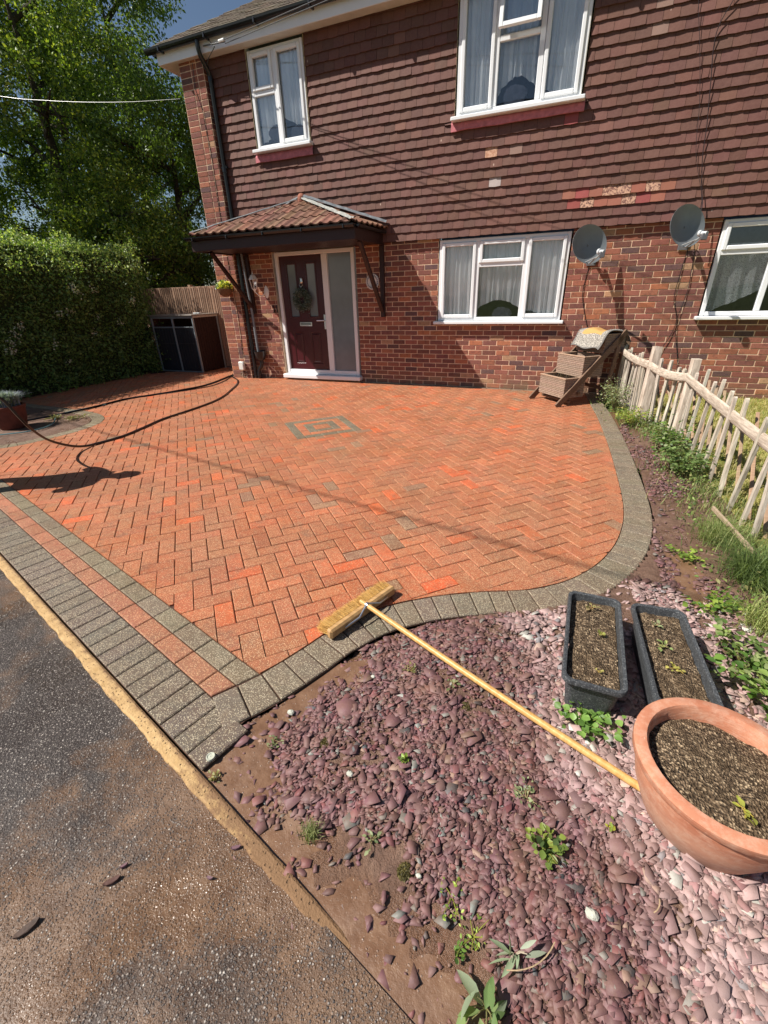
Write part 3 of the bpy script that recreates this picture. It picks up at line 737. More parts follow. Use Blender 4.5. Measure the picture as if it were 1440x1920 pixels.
# hung tiles
mb = MB(); z = ZT; row = 0; TP = (.135, .061, .048)
while z < ZE:
    x = -3.15-(row % 2)*.083-random.uniform(0, .01); rowdz = 0
    while x < XR:
        w = .166; a, b = max(x, -3.14), min(x+w, XR); x += w
        if b-a < .03: continue
        a += .0018; b -= .0018
        dz = random.uniform(-.003, .003)+(.004*vnoise(x, z, 1.1, 4)); tl = random.uniform(.022, .029); sag = random.uniform(.001, .007)
        cx_, cz_ = (a+b)/2, z+.05
        c = jit(TP, .15, .06); al = 1.
        if random.random() < .015: c = jit((.18, .085, .062), .1)
        # repaired / flaked patch and bright spares
        if 2.40 < cz_ < 2.70 and 2.48 < cx_ < 3.72:
            r_ = random.random(); lim = (cz_ < 2.44 and not 3.05 < cx_ < 3.35) or (cz_ > 2.62 and cx_ < 2.95)
            if not lim:
                if r_ < .36: al = 0.
                elif r_ < .70: c = jit((.30, .065, .06), .1)
                else: c = jit((.30, .11, .07), .1)
        if abs(cx_-1.38) < .08 and abs(cz_-3.21) < .06: al = 0.; c = (.4, .2, .12)
        if abs(cx_-1.46) < .08 and abs(cz_-2.87) < .06: c = (.42, .36, .34)
        if 2.37 < cx_ < 2.53 and abs(cz_-3.40) < .06: c = (.30, .07, .07)
        if random.random() < .004: c = (.24, .15, .12)
        for (p, q, r_, t) in subtract((a, b, z+dz, min(z+.128, ZE)), OPEN_T):
            tt = -.055; y0 = -tl-.052; f = (t-(z+dz))/.128; yl = y0*f+(tt+.002)*(1-f) if r_ > z+dz+.004 else y0
            ca = random.uniform(-.0025, .0025)
            mid = (p+q)/2
            v = [(p, y0, r_+sag), (mid, y0-.002, r_-.0), (q, y0+ca, r_+sag), (q, tt, t), (mid, tt, t), (p, tt, t), (p, y0+.013, r_+sag), (mid, y0+.011, r_), (q, y0+.013, r_+sag)]
            mb.add(v, [(0, 1, 4, 5), (1, 2, 3, 4), (6, 7, 1, 0), (7, 8, 2, 1), (0, 5, 6), (2, 8, 3)], tuple(c)+(al,), 0)
    z += .1135; row += 1
for (p, q, r_, t) in subtract((-3.15, XR, ZT, ZE), OPEN_T): mb.add([(p, -.045, r_), (q, -.045, r_), (q, -.045, t), (p, -.045, t)], [(0, 1, 2, 3)], (.03, .02, .02), 1)
mb.add([(-3.15, 0, ZT+.002), (XR, 0, ZT+.002), (XR, -.07, ZT+.002), (-3.15, -.07, ZT+.002)], [(0, 1, 2, 3)], (.03, .02, .02), 1)
for (a, b, c, d) in OPEN_T:
    for x in (a, b): mb.add([(x, -.085, c), (x, .06, c), (x, .06, ZE), (x, -.085, ZE)], [(0, 1, 2, 3)], (.62, .52, .34), 1)
    mb.add([(a, -.06, c), (b, -.06, c), (b, .06, c), (a, .06, c)], [(0, 1, 2, 3)], (.3, .1, .1), 1)
mb.build('tile_hanging', [MAT['tile'], MAT['rough']], house, fix=False)
# ---- windows
def curtain(parent, x0, x1, z0, z1, y, arch=None, col=(.70, .73, .76), folds=9, amp=.022, seed=0, lace=False):
    nx_, nz = int((x1-x0)*70)+6, 18; mb = MB(); vs = []
    for j in range(nz+1):
        for i in range(nx_+1):
            u = i/nx_; x = x0+(x1-x0)*u; zb = z0+(arch(u) if arch else 0); zz = z1+(zb-z1)*(j/nz)
            ph = u*(x1-x0)*folds*2*math.pi+1.6*vnoise(u*3, j*.04, 1, seed)
            vs.append((x+.01*math.sin(ph*.5+j*.1), y+amp*(math.sin(ph)+.4*math.sin(ph*2.3+1))*(.6+.4*j/nz), zz))
    mb.add(vs, [(j*(nx_+1)+i, j*(nx_+1)+i+1, (j+1)*(nx_+1)+i+1, (j+1)*(nx_+1)+i) for j in range(nz) for i in range(nx_)], col)
    mb.build('curtain', MAT['lace'] if lace else MAT['curtain'], parent, smooth=True, fix=False)
def m_lace():
    N = NT('lace_curtain'); p = N.pos(); t = N.n('BsdfTransparent'); v = N.vor(p, 26, 'F1'); w = N.vor(p, 75, 'DISTANCE_TO_EDGE')
    o = N.sep(p); ring = N.math('SINE', N.math('MULTIPLY', v.outputs['Distance'], 22.))
    pat = N.math('MULTIPLY', N.math('GREATER_THAN', ring, .1), mr(N, o[2], 1.25, 1.7, 1., .55))
    a = N.math('MAXIMUM', pat, mr(N, w.outputs['Distance'], .05, .12, .75, .28))
    N.put(N.b.inputs['Base Color'], (.74, .76, .77)); N.b.inputs['Roughness'].default_value = .9
    mx = N.n('MixShader'); N.put(mx.inputs[0], a); N.t.links.new(t.outputs[0], mx.inputs[1]); N.t.links.new(N.b.outputs[0], mx.inputs[2]); N.t.links.new(mx.outputs[0], N.out.inputs[0]); return N.m
MAT['lace'] = m_lace()
WH = (.8, .81, .82)
def window(x0, x1, z0, z1, mull, trans, sashes, yf, sill=True, label=None):
    """mull: x centres; trans: (xa, xb, z); sashes: (xa, xb, za, zb) opening lights with their own proud frame"""
    F = .052; mb = MB(); y0, y1 = yf, yf+.06; B_ = .006
    mb.bbox(x0, x0+F, y0, y1, z0, z1, B_); mb.bbox(x1-F, x1, y0, y1, z0, z1, B_)
    mb.bbox(x0+F, x1-F, y0+.001, y1, z0, z0+F, B_); mb.bbox(x0+F, x1-F, y0+.001, y1, z1-F, z1, B_)
    for m in mull: mb.bbox(m-.032, m+.032, y0+.002, y1, z0+F, z1-F, B_)
    for (a, b, z) in trans: mb.bbox(a+.032, b-.032, y0+.003, y1, z-.03, z+.03, B_)
    w = mb.build('window', MAT['upvc'], house)
    if label: w['label'] = label
    for (a, b, c, d) in sashes:
        m2 = MB(); s_ = .050; yy = y0-.018
        m2.bbox(a, a+s_, yy, y0+.03, c, d, .008); m2.bbox(b-s_, b, yy, y0+.03, c, d, .008)
        m2.bbox(a+s_, b-s_, yy+.0005, y0+.03, c, c+s_, .008); m2.bbox(a+s_, b-s_, yy+.0005, y0+.03, d-s_, d, .008)
        m2.build('sash', MAT['upvc'], w)
    # one pane per light
    cols_ = [x0+.03]+list(mull)+[x1-.03]
    for i in range(len(cols_)-1):
        a, b = cols_[i], cols_[i+1]; zs = [z0+.03]+sorted(t[2] for t in trans if t[0] < (a+b)/2 < t[1])+[z1-.03]
        for j in range(len(zs)-1):
            m3 = MB(); m3.box(a+.005, b-.005, yf+.030, yf+.036, zs[j]+.005, zs[j+1]-.005); m3.build('pane', MAT['glass'], w)
            # dark gasket line
    if sill:
        m4 = MB(); m4.bbox(x0-.055, x1+.055, yf-.10, yf+.05, z0-.048, z0-.003, .008); m4.build('sill', MAT['upvc'], w)
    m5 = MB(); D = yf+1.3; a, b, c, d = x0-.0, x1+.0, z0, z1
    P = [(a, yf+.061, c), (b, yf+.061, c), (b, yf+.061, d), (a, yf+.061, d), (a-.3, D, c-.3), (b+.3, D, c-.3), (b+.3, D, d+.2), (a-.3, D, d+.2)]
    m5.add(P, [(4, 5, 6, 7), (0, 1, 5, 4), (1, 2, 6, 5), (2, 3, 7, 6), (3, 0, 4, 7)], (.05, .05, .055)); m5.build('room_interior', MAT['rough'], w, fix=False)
    return w
YB, YT = -.012, -.075
w1 = window(.70, 2.60, 1.05, 2.19, [1.30, 2.01], [(1.30, 2.01, 1.83)], [(.745, 1.275, 1.095, 2.145), (1.325, 1.985, 1.855, 2.145), (2.035, 2.555, 1.095, 2.145)], YB, label='wide white window beside the porch')
curtain(w1, .74, 1.32, 1.08, 2.17, YB+.085, None, (.95, .96, .97), 13, seed=1); curtain(w1, 1.98, 2.56, 1.08, 2.17, YB+.085, None, (.95, .96, .97), 13, seed=2)
curtain(w1, 1.32, 1.98, 1.12, 2.17, YB+.10, lambda u: .10+.12*math.sin(u*math.pi), (.76, .79, .80), 12, seed=3)
w2 = window(4.38, 6.18, 1.09, 2.19, [5.0, 5.6], [(4.38, 5.0, 1.83), (5.6, 6.2, 1.83)], [(4.42, 4.975, 1.855, 2.15), (5.63, 6.14, 1.855, 2.15)], YB, label='white window with lace curtain at the neighbouring half')
curtain(w2, 4.42, 6.14, 1.10, 1.93, YB+.095, lambda u: .02+.42*min(1, max(0, (u-.02)/.5)) if u < .5 else .44-.84*(u-.5), (.75, .76, .76), 6, .03, 5, True)
w3 = window(-2.38, -1.41, 3.62, 4.80, [-1.93], [(-2.38, -1.93, 4.30)], [(-2.34, -1.955, 4.33, 4.76), (-1.905, -1.45, 3.66, 4.76)], YT, label='narrow white upstairs window above the porch')
curtain(w3, -2.34, -1.9, 3.72, 4.78, YT+.085, lambda u: .0+.25*u*u, (.93, .95, .97), 12, seed=6); curtain(w3, -1.9, -1.45, 3.70, 4.78, YT+.085, lambda u: .30-.22*u, (.93, .95, .97), 11, seed=7)
w4 = window(.90, 2.48, 3.60, 4.84, [1.40, 1.95], [(1.40, 1.95, 4.30)], [(.945, 1.375, 3.645, 4.80), (1.99, 2.435, 3.645, 4.80)], YT, label='wide white upstairs window with its top light ajar')
mb = MB(); Rm = Matrix.Translation((0, YT-.02, 4.80)) @ Matrix.Rotation(math.radians(-9), 4, 'X')     # the ajar top light
for (a, b, c, d) in ((1.425, 1.475, -.46, 0), (1.875, 1.925, -.46, 0), (1.475, 1.875, -.46, -.41), (1.475, 1.875, -.05, 0)): mb.bbox(a, b, -.045, 0, c, d, .006, WH, 0, Rm)
mb.build('sash', MAT['upvc'], w4)
mb = MB(); mb.box(1.47, 1.88, -.025, -.02, -.415, -.045, (1, 1, 1), 0, Rm); mb.build('pane', MAT['glass'], w4)
curtain(w4, .94, 1.42, 3.64, 4.82, YT+.085, lambda u: .0 if u < .7 else .25*(u-.7)/.3, (.93, .95, .97), 14, seed=8); curtain(w4, 1.42, 1.93, 3.64, 4.82, YT+.10, lambda u: .14+.16*math.sin(u*math.pi), (.80, .83, .86), 13, seed=9)
curtain(w4, 1.93, 2.44, 3.64, 4.82, YT+.085, lambda u: .20*max(0, 1-2*u), (.93, .95, .97), 13, seed=10)
w5 = window(4.92, 6.48, 3.60, 4.84, [5.4, 5.95], [], [(4.96, 5.38, 3.645, 4.8)], YT, label='white upstairs window of the neighbouring half')
curtain(w5, 4.96, 6.44, 3.64, 4.82, YT+.085, None, (.93, .95, .97), 12, seed=11)
for w_, a, b in ((w3, -2.44, -1.36), (w4, .84, 2.54)):       # pinkish aprons under the upper sills
    N_ = 30; vs = []; mb = MB()
    for i in range(N_+1):
        x = a+(b-a)*i/N_
        vs += [(x, -.062, 3.575), (x, -.100+.003*vnoise(x, 0, 8, 2), 3.53), (x, -.106+.004*vnoise(x, 0, 9, 3), 3.455+.008*vnoise(x, 0, 7, 5)), (x, -.080, 3.455+.008*vnoise(x, 0, 7, 5))]
    mb.add(vs, [(i*4+k, (i+1)*4+k, (i+1)*4+k+1, i*4+k+1) for i in range(N_) for k in range(3)], (.50, .17, .19))
    mb.build('sill_flashing', MAT['rough'], w_, fix=False)
for w_, cx_, cz_, y in ((w4, 1.66, 3.80, YT+.06), (w3, -2.03, 3.86, YT+.06), (w3, -1.62, 3.82, YT+.06), (w1, 1.72, 1.19, YB+.07), (w1, 2.12, 1.13, YB+.065)):
    mb = MB(); vs = []; n = 28                             # lobed bunch of dried flowers, one closed shape
    for j in range(9):
        ph = math.pi*j/8
        for i in range(n):
            th = 2*math.pi*i/n; q = .12*(1+.28*vnoise(math.cos(th)*2, ph*1.5+math.sin(th)*2, 1.6, cx_)); vs.append((cx_+q*1.25*math.sin(ph)*math.cos(th), y+.018*math.sin(ph)*math.sin(th), cz_-.05+q*math.cos(ph)*.8))
    mb.add(vs, [(j*n+i, j*n+(i+1) % n, (j+1)*n+(i+1) % n, (j+1)*n+i) for j in range(8) for i in range(n)], (.07, .075, .10)); mb.build('windowsill_ornament', MAT['rough'], w_, smooth=True)
# ---- eaves
mb = MB(); mb.box(-3.92, XR, -.245, -.06, 4.835, 4.85); mb.box(-3.92, -3.64, -.06, 6.0, 4.835, 4.85)
mb.build('soffit', simple('soffit_board', (.66, .63, .56), .5, 8, .08), house)
mb = MB(); mb.bbox(-3.94, XR, -.265, -.246, 4.825, 5.00, .003); mb.bbox(-3.945, -3.921, -.2645, 6.0, 4.825, 4.999, .003)
mb.build('fascia', MAT['upvc'], house)
def gutter(mb, a, b, r, out, c=(1, 1, 1)):
    """half round gutter from a to b, hollow towards +z"""
    a, b = Vector(a), Vector(b); d = (b-a).normalized(); s_ = d.cross(Vector((0, 0, 1))).normalized(); n = 9; vs = []
    for P in (a, b):
        for rr in (r, r-.006):
            for k in range(n):
                th = math.pi+math.pi*k/(n-1); vs.append(P+s_*math.cos(th)*rr+Vector((0, 0, math.sin(th)*rr)))
    f = [(k, k+1, 2*n+k+1, 2*n+k) for k in range(n-1)]+[(n+k, 2*n+n+k, 2*n+n+k+1, n+k+1) for k in range(n-1)]
    f += [(0, 2*n, 3*n, n), (n-1, 2*n-1, 4*n-1, 3*n-1)]
    for o in (0, 2*n): f += [(o+k, o+k+1, o+n+k+1, o+n+k) for k in range(n-1)]; f.append(tuple(o+k for k in range(n)))
    mb.add(vs, f, c)
mb = MB(); gutter(mb, (-4.08, -.325, 5.0), (XR, -.325, 5.0), .058, 1); gutter(mb, (-4.005, -.24, 5.0), (-4.005, 6, 5.0), .058, 1)
for k in range(14): mb.bbox(-3.8+k*.9, -3.77+k*.9, -.39, -.264, 4.935, 4.99, .004)
mb.build('gutter', MAT['black'], house)
# main roof: hipped, plain tiles in courses
mb = MB(); PT = .62; ey, ez = -.30, 5.02; row = 0
while row < 44:
    up = row*.115; y = ey+up*.85; z = ez+up*.85*PT; x0 = -4.02+up*.85
    x = x0-(row % 2)*.08+.04
    while x < XR-0:
        c = jit((.125, .095, .072), .25, .08); w = .163; dz = random.uniform(0, .006)
        if y < 3.4 or x < 2: mb.bbox(x, x+w, -.0, .17, .0, .013, .003, c, 0, Matrix.Translation((0, y, z+.012+dz)) @ Matrix.Rotation(math.atan(PT)-.07, 4, 'X'))
        x += .166 if row < 12 else .166
    row += 1
mb.add([(-4.0, -.30, 5.0), (XR, -.30, 5.0), (XR, 3.6, 5+3.9*PT), (-.1, 3.6, 5+3.9*PT)], [(0, 1, 2, 3)], (.1, .08, .06)); mb.add([(-4.0, -.30, 5.0), (-.1, 3.6, 5+3.9*PT), (-.1, 4.2, 5+3.9*PT), (-4.0, 8.0, 5.0)], [(0, 1, 2, 3)], (.1, .08, .06))
mb.build('roof', MAT['roof'], house, fix=False)
# rain pipes
mb = MB(); mb.tube([(-3.06, -.325, 4.96), (-3.06, -.325, 4.86), (-3.065, -.30, 4.80), (-3.08, -.14, 4.66), (-3.085, -.115, 4.58), (-3.085, -.115, 2.40), (-3.09, -.115, .02)], .034, 10)
for z in (4.55, 3.4, 2.6, 1.5, .6): mb.tube([(-3.085, -.115, z), (-3.085, -.115, z+.06)], .041, 10)
for z in (3.45, 1.4): mb.bbox(-3.14, -3.03, -.125, -.0, z, z+.03, .003)
dp = mb.build('drainpipe', MAT['black'], house, smooth=True)
mb = MB(); mb.tube([(-3.03, -.085, 2.20), (-2.985, -.085, 1.4), (-2.965, -.10, .60), (-2.96, -.10, .50)], .024, 10, (.20, .215, .23)); mb.build('rainwater_pipe', MAT['gloss'], house, smooth=True)
mb = MB()
mb.lathe([(.06, .0), (.085, .03), (.11, .10), (.12, .155), (.125, .17), (.115, .17), (.10, .10), (.05, .02)], (-2.90, -.125, .36), 20, (1, 1, 1)); hp = mb.build('rainwater_hopper', MAT['black'], house, smooth=True)
mb = MB(); mb.tube([(-2.90, -.12, .37), (-2.90, -.12, .30), (-2.915, -.12, .25), (-2.97, -.12, .19), (-3.0, -.12, .15), (-3.005, -.12, .0)], .032, 10); mb.tube([(-2.90, -.12, .33), (-2.90, -.12, .29)], .04, 10); mb.tube([(-3.0, -.12, .12), (-3.0, -.12, .05)], .042, 10); mb.build('waste_bend', MAT['black'], house, smooth=True)
# ---- front door with side light
mb = MB(); dx0, dx1, dz0, dz1 = -2.37, -.79, .11, 2.19; F = .062
mb.bbox(dx0, dx0+F, -.02, .06, dz0, dz1, .006); mb.bbox(dx1-F, dx1, -.02, .06, dz0, dz1, .006); mb.bbox(dx0+F, dx1-F, -.019, .06, dz1-F, dz1, .006)
mb.bbox(-1.42, -1.31, -.019, .06, dz0+.08, dz1-F, .006); mb.bbox(dx0+F, dx1-F, -.0185, .06, dz0, dz0+.08, .006)
mb.bbox(dx0-.06, dx1+.05, -.12, .05, .035, .108, .01)
door = mb.build('front_door', MAT['upvc'], house)
mb = MB(); lx0, lx1 = -2.305, -1.425; y = .022; t = .03
G1 = [(-2.165, -1.975, 1.13, 2.0), (-1.765, -1.575, 1.13, 2.0)]; P1 = [(-2.165, -1.95, .30, .87), (-1.79, -1.575, .30, .87)]
for (p, q, r_, u) in subtract((lx0, lx1, dz0+.083, dz1-F-.004), G1+P1): mb.add([(p, y, r_), (q, y, r_), (q, y, u), (p, y, u)], [(0, 1, 2, 3)])
for (a, b, c, d) in P1:                                     # raised panels with a moulded groove
    lv = [(0, y), (.012, y+.012), (.028, y+.012), (.048, y-.004)]
    R = [[(a+i, yy, c+i), (b-i, yy, c+i), (b-i, yy, d-i), (a+i, yy, d-i)] for i, yy in lv]
    mb.add(sum(R, []), [(k*4+i, k*4+(i+1) % 4, (k+1)*4+(i+1) % 4, (k+1)*4+i) for k in range(3) for i in range(4)]+[(12, 13, 14, 15)])
for (a, b, c, d) in G1:
    e = .018
    mb.bbox(a-e, a+e*.6, y-.012, y+.01, c-e, d+e, .006); mb.bbox(b-e*.6, b+e, y-.012, y+.01, c-e, d+e, .006); mb.bbox(a+e*.6, b-e*.6, y-.0115, y+.01, c-e, c+e*.6, .006); mb.bbox(a+e*.6, b-e*.6, y-.0115, y+.01, d-e*.6, d+e, .006)
mb.add([(lx0, y+.06, dz0), (lx1, y+.06, dz0), (lx1, y+.06, dz1), (lx0, y+.06, dz1)], [(0, 1, 2, 3)])
mb.build('door_leaf', MAT['door'], door, fix=False)
mb = MB()
for (a, b, c, d) in G1: mb.box(a, b, y+.008, y+.014, c, d)
mb.build('glazed_panel', MAT['frost'], door)
mb = MB(); mb.box(-1.305, dx1-F+.003, .02, .03, dz0+.085, dz1-F+.003); mb.build('side_light', MAT['frost'], door)
SIL = (.75, .76, .78)
mb = MB(); mb.bbox(-1.995, -1.735, y-.012, y, .975, 1.045, .004, SIL); mb.bbox(-1.975, -1.755, y-.020, y-.01, .988, 1.030, .005, (.35, .36, .38)); mb.build('letterbox', MAT['metal'], door)
mb = MB(); mb.bbox(-1.475, -1.435, y-.012, y, .92, 1.17, .006, SIL); mb.tube([(-1.455, y-.01, 1.07), (-1.455, y-.055, 1.07), (-1.47, y-.06, 1.07), (-1.60, y-.055, 1.068)], [.011, .011, .010, .009], 8, SIL); mb.tube([(-1.455, y-.008, .98), (-1.455, y-.022, .98)], .012, 10, SIL); mb.build('door_handle', MAT['metal'], door, smooth=True)
mb = MB(); mb.lathe([(.001, .06), (.018, .055), (.030, .04), (.022, .02), (.034, .0), (.030, -.02), (.001, -.045)], (-1.87, y-.022, 1.72), 14, (.75, .74, .70), 0, Matrix.Diagonal((1, .5, 1, 1)))
mb.tube([(-1.87-.028, y-.02, 1.70), (-1.87-.034, y-.04, 1.66), (-1.87, y-.05, 1.625), (-1.87+.034, y-.04, 1.66), (-1.87+.028, y-.02, 1.70)], .007, 8, (.75, .74, .70)); mb.build('door_knocker', MAT['metal'], door, smooth=True)
# ---- porch canopy
can = bpy.data.objects.new('porch_canopy', None); COL.objects.link(can); can.parent = house; WORLD['porch_canopy'] = Vector((-3.6, 0, 0))
FLc, FRc, WL, WR, AP = Vector((-3.17, -1.10, 2.40)), Vector((-.26, -1.10, 2.38)), Vector((-3.17, -.0, 2.41)), Vector((-.17, -.0, 2.40)), Vector((-1.62, -.10, 2.87))
def canopy_face(mb, A, B_, T, rows, lift, seed, spacing=.16):
    """interlocking pantiles over triangle A-B-T: waves along AB, steps up the slope"""
    ab = (B_-A); L = ab.length; ab.normalize(); nrm = (B_-A).cross(T-A).normalized(); nrm = nrm if nrm.z > 0 else -nrm
    up = nrm.cross(ab); up = up if up.z > 0 else -up; H = (T-A).dot(up); tx = (T-A).dot(ab)
    for r_ in range(rows):
        v0, v1 = r_/rows*H, (r_+1.16)/rows*H
        xa0, xb0 = tx*(v0/H), L-(L-tx)*(v0/H); n = max(4, int((xb0-xa0)/.018)); vs = []; over = -.03 if r_ == 0 else -.0
        tilec = {}
        for i in range(n+1):
            x = xa0+(xb0-xa0)*i/n
            ph = (x/spacing+.5*(0)) % 1; w = .020*(math.sin(ph*2*math.pi) if ph < .5 else -.25*math.sin((ph-.5)*2*math.pi))
            w += .004*vnoise(x, r_, 3, seed)
            vmax = H*min(x/tx if x < tx else (L-x)/(L-tx), 1)-.0
            ve = max(min(v1, vmax), v0)
            vs += [A+ab*x+up*(v0+over)+nrm*(w+lift+.0), A+ab*x+up*(v0+over)+nrm*(w+lift+.022), A+ab*x+up*((v0+ve)/2)+nrm*(w+.016+lift*1), A+ab*x+up*ve+nrm*(w+.004+lift)]
        fs = []
        for i in range(n):
            key = int((xa0+(xb0-xa0)*(i+.5)/n)/spacing)
            c = tilec.setdefault(key, jit((.19, .095, .065), .2, .08)) if random.random() > .08 else jit((.25, .16, .10), .1)
            mb.add([vs[i*4+k] for k in range(4)]+[vs[(i+1)*4+k] for k in range(4)], [(0, 4, 5, 1), (1, 5, 6, 2), (2, 6, 7, 3)], c)
mb = MB(); canopy_face(mb, FLc+Vector((0, -.03, .0)), FRc+Vector((0, -.03, 0)), AP, 4, .012, 1)
canopy_face(mb, FRc, WR, AP, 4, .012, 2); canopy_face(mb, WL, FLc, AP, 4, .012, 3)
for a, b in ((AP+Vector((-.02, -.05, .03)), AP+Vector((0, -.12, .015))),): pass
mb.lathe([(.001, .075), (.04, .065), (.065, .03), (.072, -.01), (.07, -.05)], AP+Vector((0, -.03, .035)), 14, (.30, .12, .08))
mb.build('roof_tiles', simple('pantile', 'attr', .85, 14, .35, .003, 120, .25), can, smooth=False, fix=False)
mb = MB()
def strip(a, b, w1, w2, side, up_, c, n=16, amp=.004, seed=1):
    vs = []
    for i in range(n+1):
        p = Vector(a).lerp(Vector(b), i/n); w = w1+(w2-w1)*i/n
        vs += [p+Vector(up_)*(.0+amp*vnoise(i*.7, 0, 1, seed)), p+Vector(side)*w*.5+Vector(up_)*(.014+amp*vnoise(i*.7, 3, 1, seed)), p+Vector(side)*(w+.012*vnoise(i*.9, 6, 1, seed))+Vector(up_)*(-.004)]
    mb.add(vs, [(i*3+k, (i+1)*3+k, (i+1)*3+k+1, i*3+k+1) for i in range(n) for k in (0, 1)], c)
LC = (.15, .165, .18)
strip((-1.60, -.092, 2.965), (-.13, -.092, 2.50), .10, .11, (.05, -.9, -.30), (0, 0, 1), LC, 20, .012, 3)
strip((-1.64, -.092, 2.955), (-3.2, -.092, 2.47), .10, .10, (-.05, -.9, -.30), (0, 0, 1), (.17, .18, .19), 20, .01, 4)
strip(AP+Vector((.02, -.06, .045)), FRc+Vector((.02, -.03, .050)), .045, .05, (.7, .2, -.12), (0, 0, 1), (.24, .24, .22), 18, .01, 5); strip(AP+Vector((.02, -.06, .045)), FRc+Vector((.02, -.03, .050)), .045, .05, (-.7, -.2, -.10), (0, 0, 1), (.24, .24, .22), 18, .01, 6)
strip(AP+Vector((-.03, -.06, .035)), FLc+Vector((-.0, -.03, .045)), .03, .03, (-.7, .2, -.1), (0, 0, 1), (.17, .18, .19), 18, .008, 7)
mb.build('lead_flashing', MAT['lead'], can, fix=False)
mb = MB(); zb = 2.18
mb.bbox(-3.20, -.23, -1.115, -1.085, zb, 2.335, .004); mb.bbox(-.26, -.23, -1.084, .0, zb, 2.334, .004); mb.bbox(-3.20, -3.17, -1.084, .0, zb, 2.334, .004)
mb.bbox(-3.165, -.262, -1.083, -.002, zb+.02, zb+.035, .002)
mb.build('fascia_board', MAT['darkpaint'], can)
mb = MB(); gutter(mb, (-3.25, -1.155, 2.375), (-.21, -1.155, 2.365), .046, 1); gutter(mb, (-.19, -1.10, 2.36), (-.19, -.08, 2.36), .035, 1)
for k in range(5): mb.bbox(-3.1+k*.68, -3.08+k*.68, -1.205, -1.115, 2.315, 2.36, .003)
mb.build('gutter', MAT['black'], can)
for x, zt, zf in ((-.27, 1.12, 2.16), (-2.96, 1.20, 2.16)):
    mb = MB(); mb.bbox(x-.035, x+.035, -.065, -.009, zt, 2.178, .004); mb.build('wall_post', MAT['darkpaint'], can)
    mb = MB(); fx = x-.03 if x > -1 else x-.12; mb.beam((x, -.06, zt+.09), (fx, -.82, zb+.01), .05, .06, up=(1, 0, 0)); mb.build('brace', MAT['darkpaint'], can)

# ================================================================ things on the walls
def dish(ctr, label, seed):
    nrm = Vector((.62, -.76, .20)).normalized(); z = Vector((0, 0, 1)); sx = z.cross(nrm).normalized(); sz = nrm.cross(sx)
    M = Matrix((sx, sz, nrm)).transposed().to_4x4(); base = Vector((ctr[0]+.06, 0, ctr[2]-.10))
    r = thing('satellite_dish', base, label, 'satellite dish', 'satellite dishes on the house wall')
    mb = MB(); n = 40; K = 10; vs = []; rx, rz = .272, .235
    for side in (0, 1):
        for k in range(K+1):
            q = k/K
            for i in range(n):
                th = 2*math.pi*i/n; vs.append(Vector(ctr)+M @ Vector((rx*q*math.cos(th), rz*q*math.sin(th), .055*q*q-(.004 if side else 0)-.05)))
    f = []
    for side in (0, 1):
        o = side*(K+1)*n
        for k in range(K):
            for i in range(n): q = (o+k*n+i, o+k*n+(i+1) % n, o+(k+1)*n+(i+1) % n, o+(k+1)*n+i); f.append(q if not side else q[::-1])
    o = (K+1)*n; f += [(K*n+i, K*n+(i+1) % n, o+K*n+(i+1) % n, o+K*n+i) for i in range(n)]
    mb.add(vs, f, (.19, .21, .225)); mb.build('reflector', MAT['dish'], r, smooth=True, fix=False)
    T = lambda x, y, z_: Vector(ctr)+M @ Vector((x, y, z_))
    mb = MB(); mb.tube([T(0, -.20, -.05), T(0, -.235, .0), T(0, -.19, .16), T(0, -.17, .21)], .011, 8, (.30, .32, .33)); mb.tube([T(-.05, -.21, -.02), T(0, -.19, .16)], .006, 6, (.3, .3, .3)); mb.build('lnb_arm', MAT['gloss'], r, smooth=True)
    mb = MB(); a, b = T(0, -.135, .17), T(0, -.165, .27); mb.tube([a, a.lerp(b, .3), a.lerp(b, .32), b], [.034, .034, .022, .022], 12, (.55, .57, .58)); mb.bbox(-.03, .03, -.03, .03, -.05, .02, .006, (.10, .10, .11), 0, Matrix.Translation(T(.0, -.175, .24))); mb.build('lnb_head', MAT['gloss'], r, smooth=True)
    mb = MB(); mb.tube([T(0, 0, -.06), (ctr[0]+.06, -.14, ctr[2]-.04), (ctr[0]+.06, -.14, ctr[2]-.14)], .02, 8, (.12, .12, .13)); mb.tube([(ctr[0]+.06, -.14, ctr[2]-.14), (ctr[0]+.06, -.02, ctr[2]-.14)], .018, 8, (.12, .12, .13)); mb.bbox(ctr[0]+.0, ctr[0]+.12, -.03, -.008, ctr[2]-.24, ctr[2]-.05, .004, (.14, .14, .15)); mb.build('wall_bracket', MAT['gloss'], r)
    return r
MAT['dish'] = simple('dish_paint', 'attr', .35, 6, .12, 0, 60, .5)
dish((2.85, -.35, 1.99), 'grey satellite dish right of the wide ground floor window', 1)
dish((3.93, -.35, 2.12), 'grey satellite dish against the tile edge beside the lace curtained window', 2)
def cable(name, pts, r, c, label, cat='cable', mat='gloss', sub=5, group=None):
    P = smooth_path(pts, sub); mb = MB(); mb.tube(P, r, 6, c); o = mb.build(name, MAT[mat], loc=P[0], smooth=True); return tag(o, label, cat, group)
BL = (.014, .013, .014); YW = -.095
cable('cable', [(3.45, YW, 4.84), (3.53, YW, 4.5), (3.56, YW, 4.23), (3.68, YW, 3.8), (3.79, YW, 3.36), (3.87, YW, 2.9), (4.02, YW-.02, 2.5), (4.06, YW-.05, 2.32), (4.02, -.2, 2.1)], .0028, (.03, .02, .02), 'thin cable running down the brown tiles to the upper dish, the straighter one', 'cable')
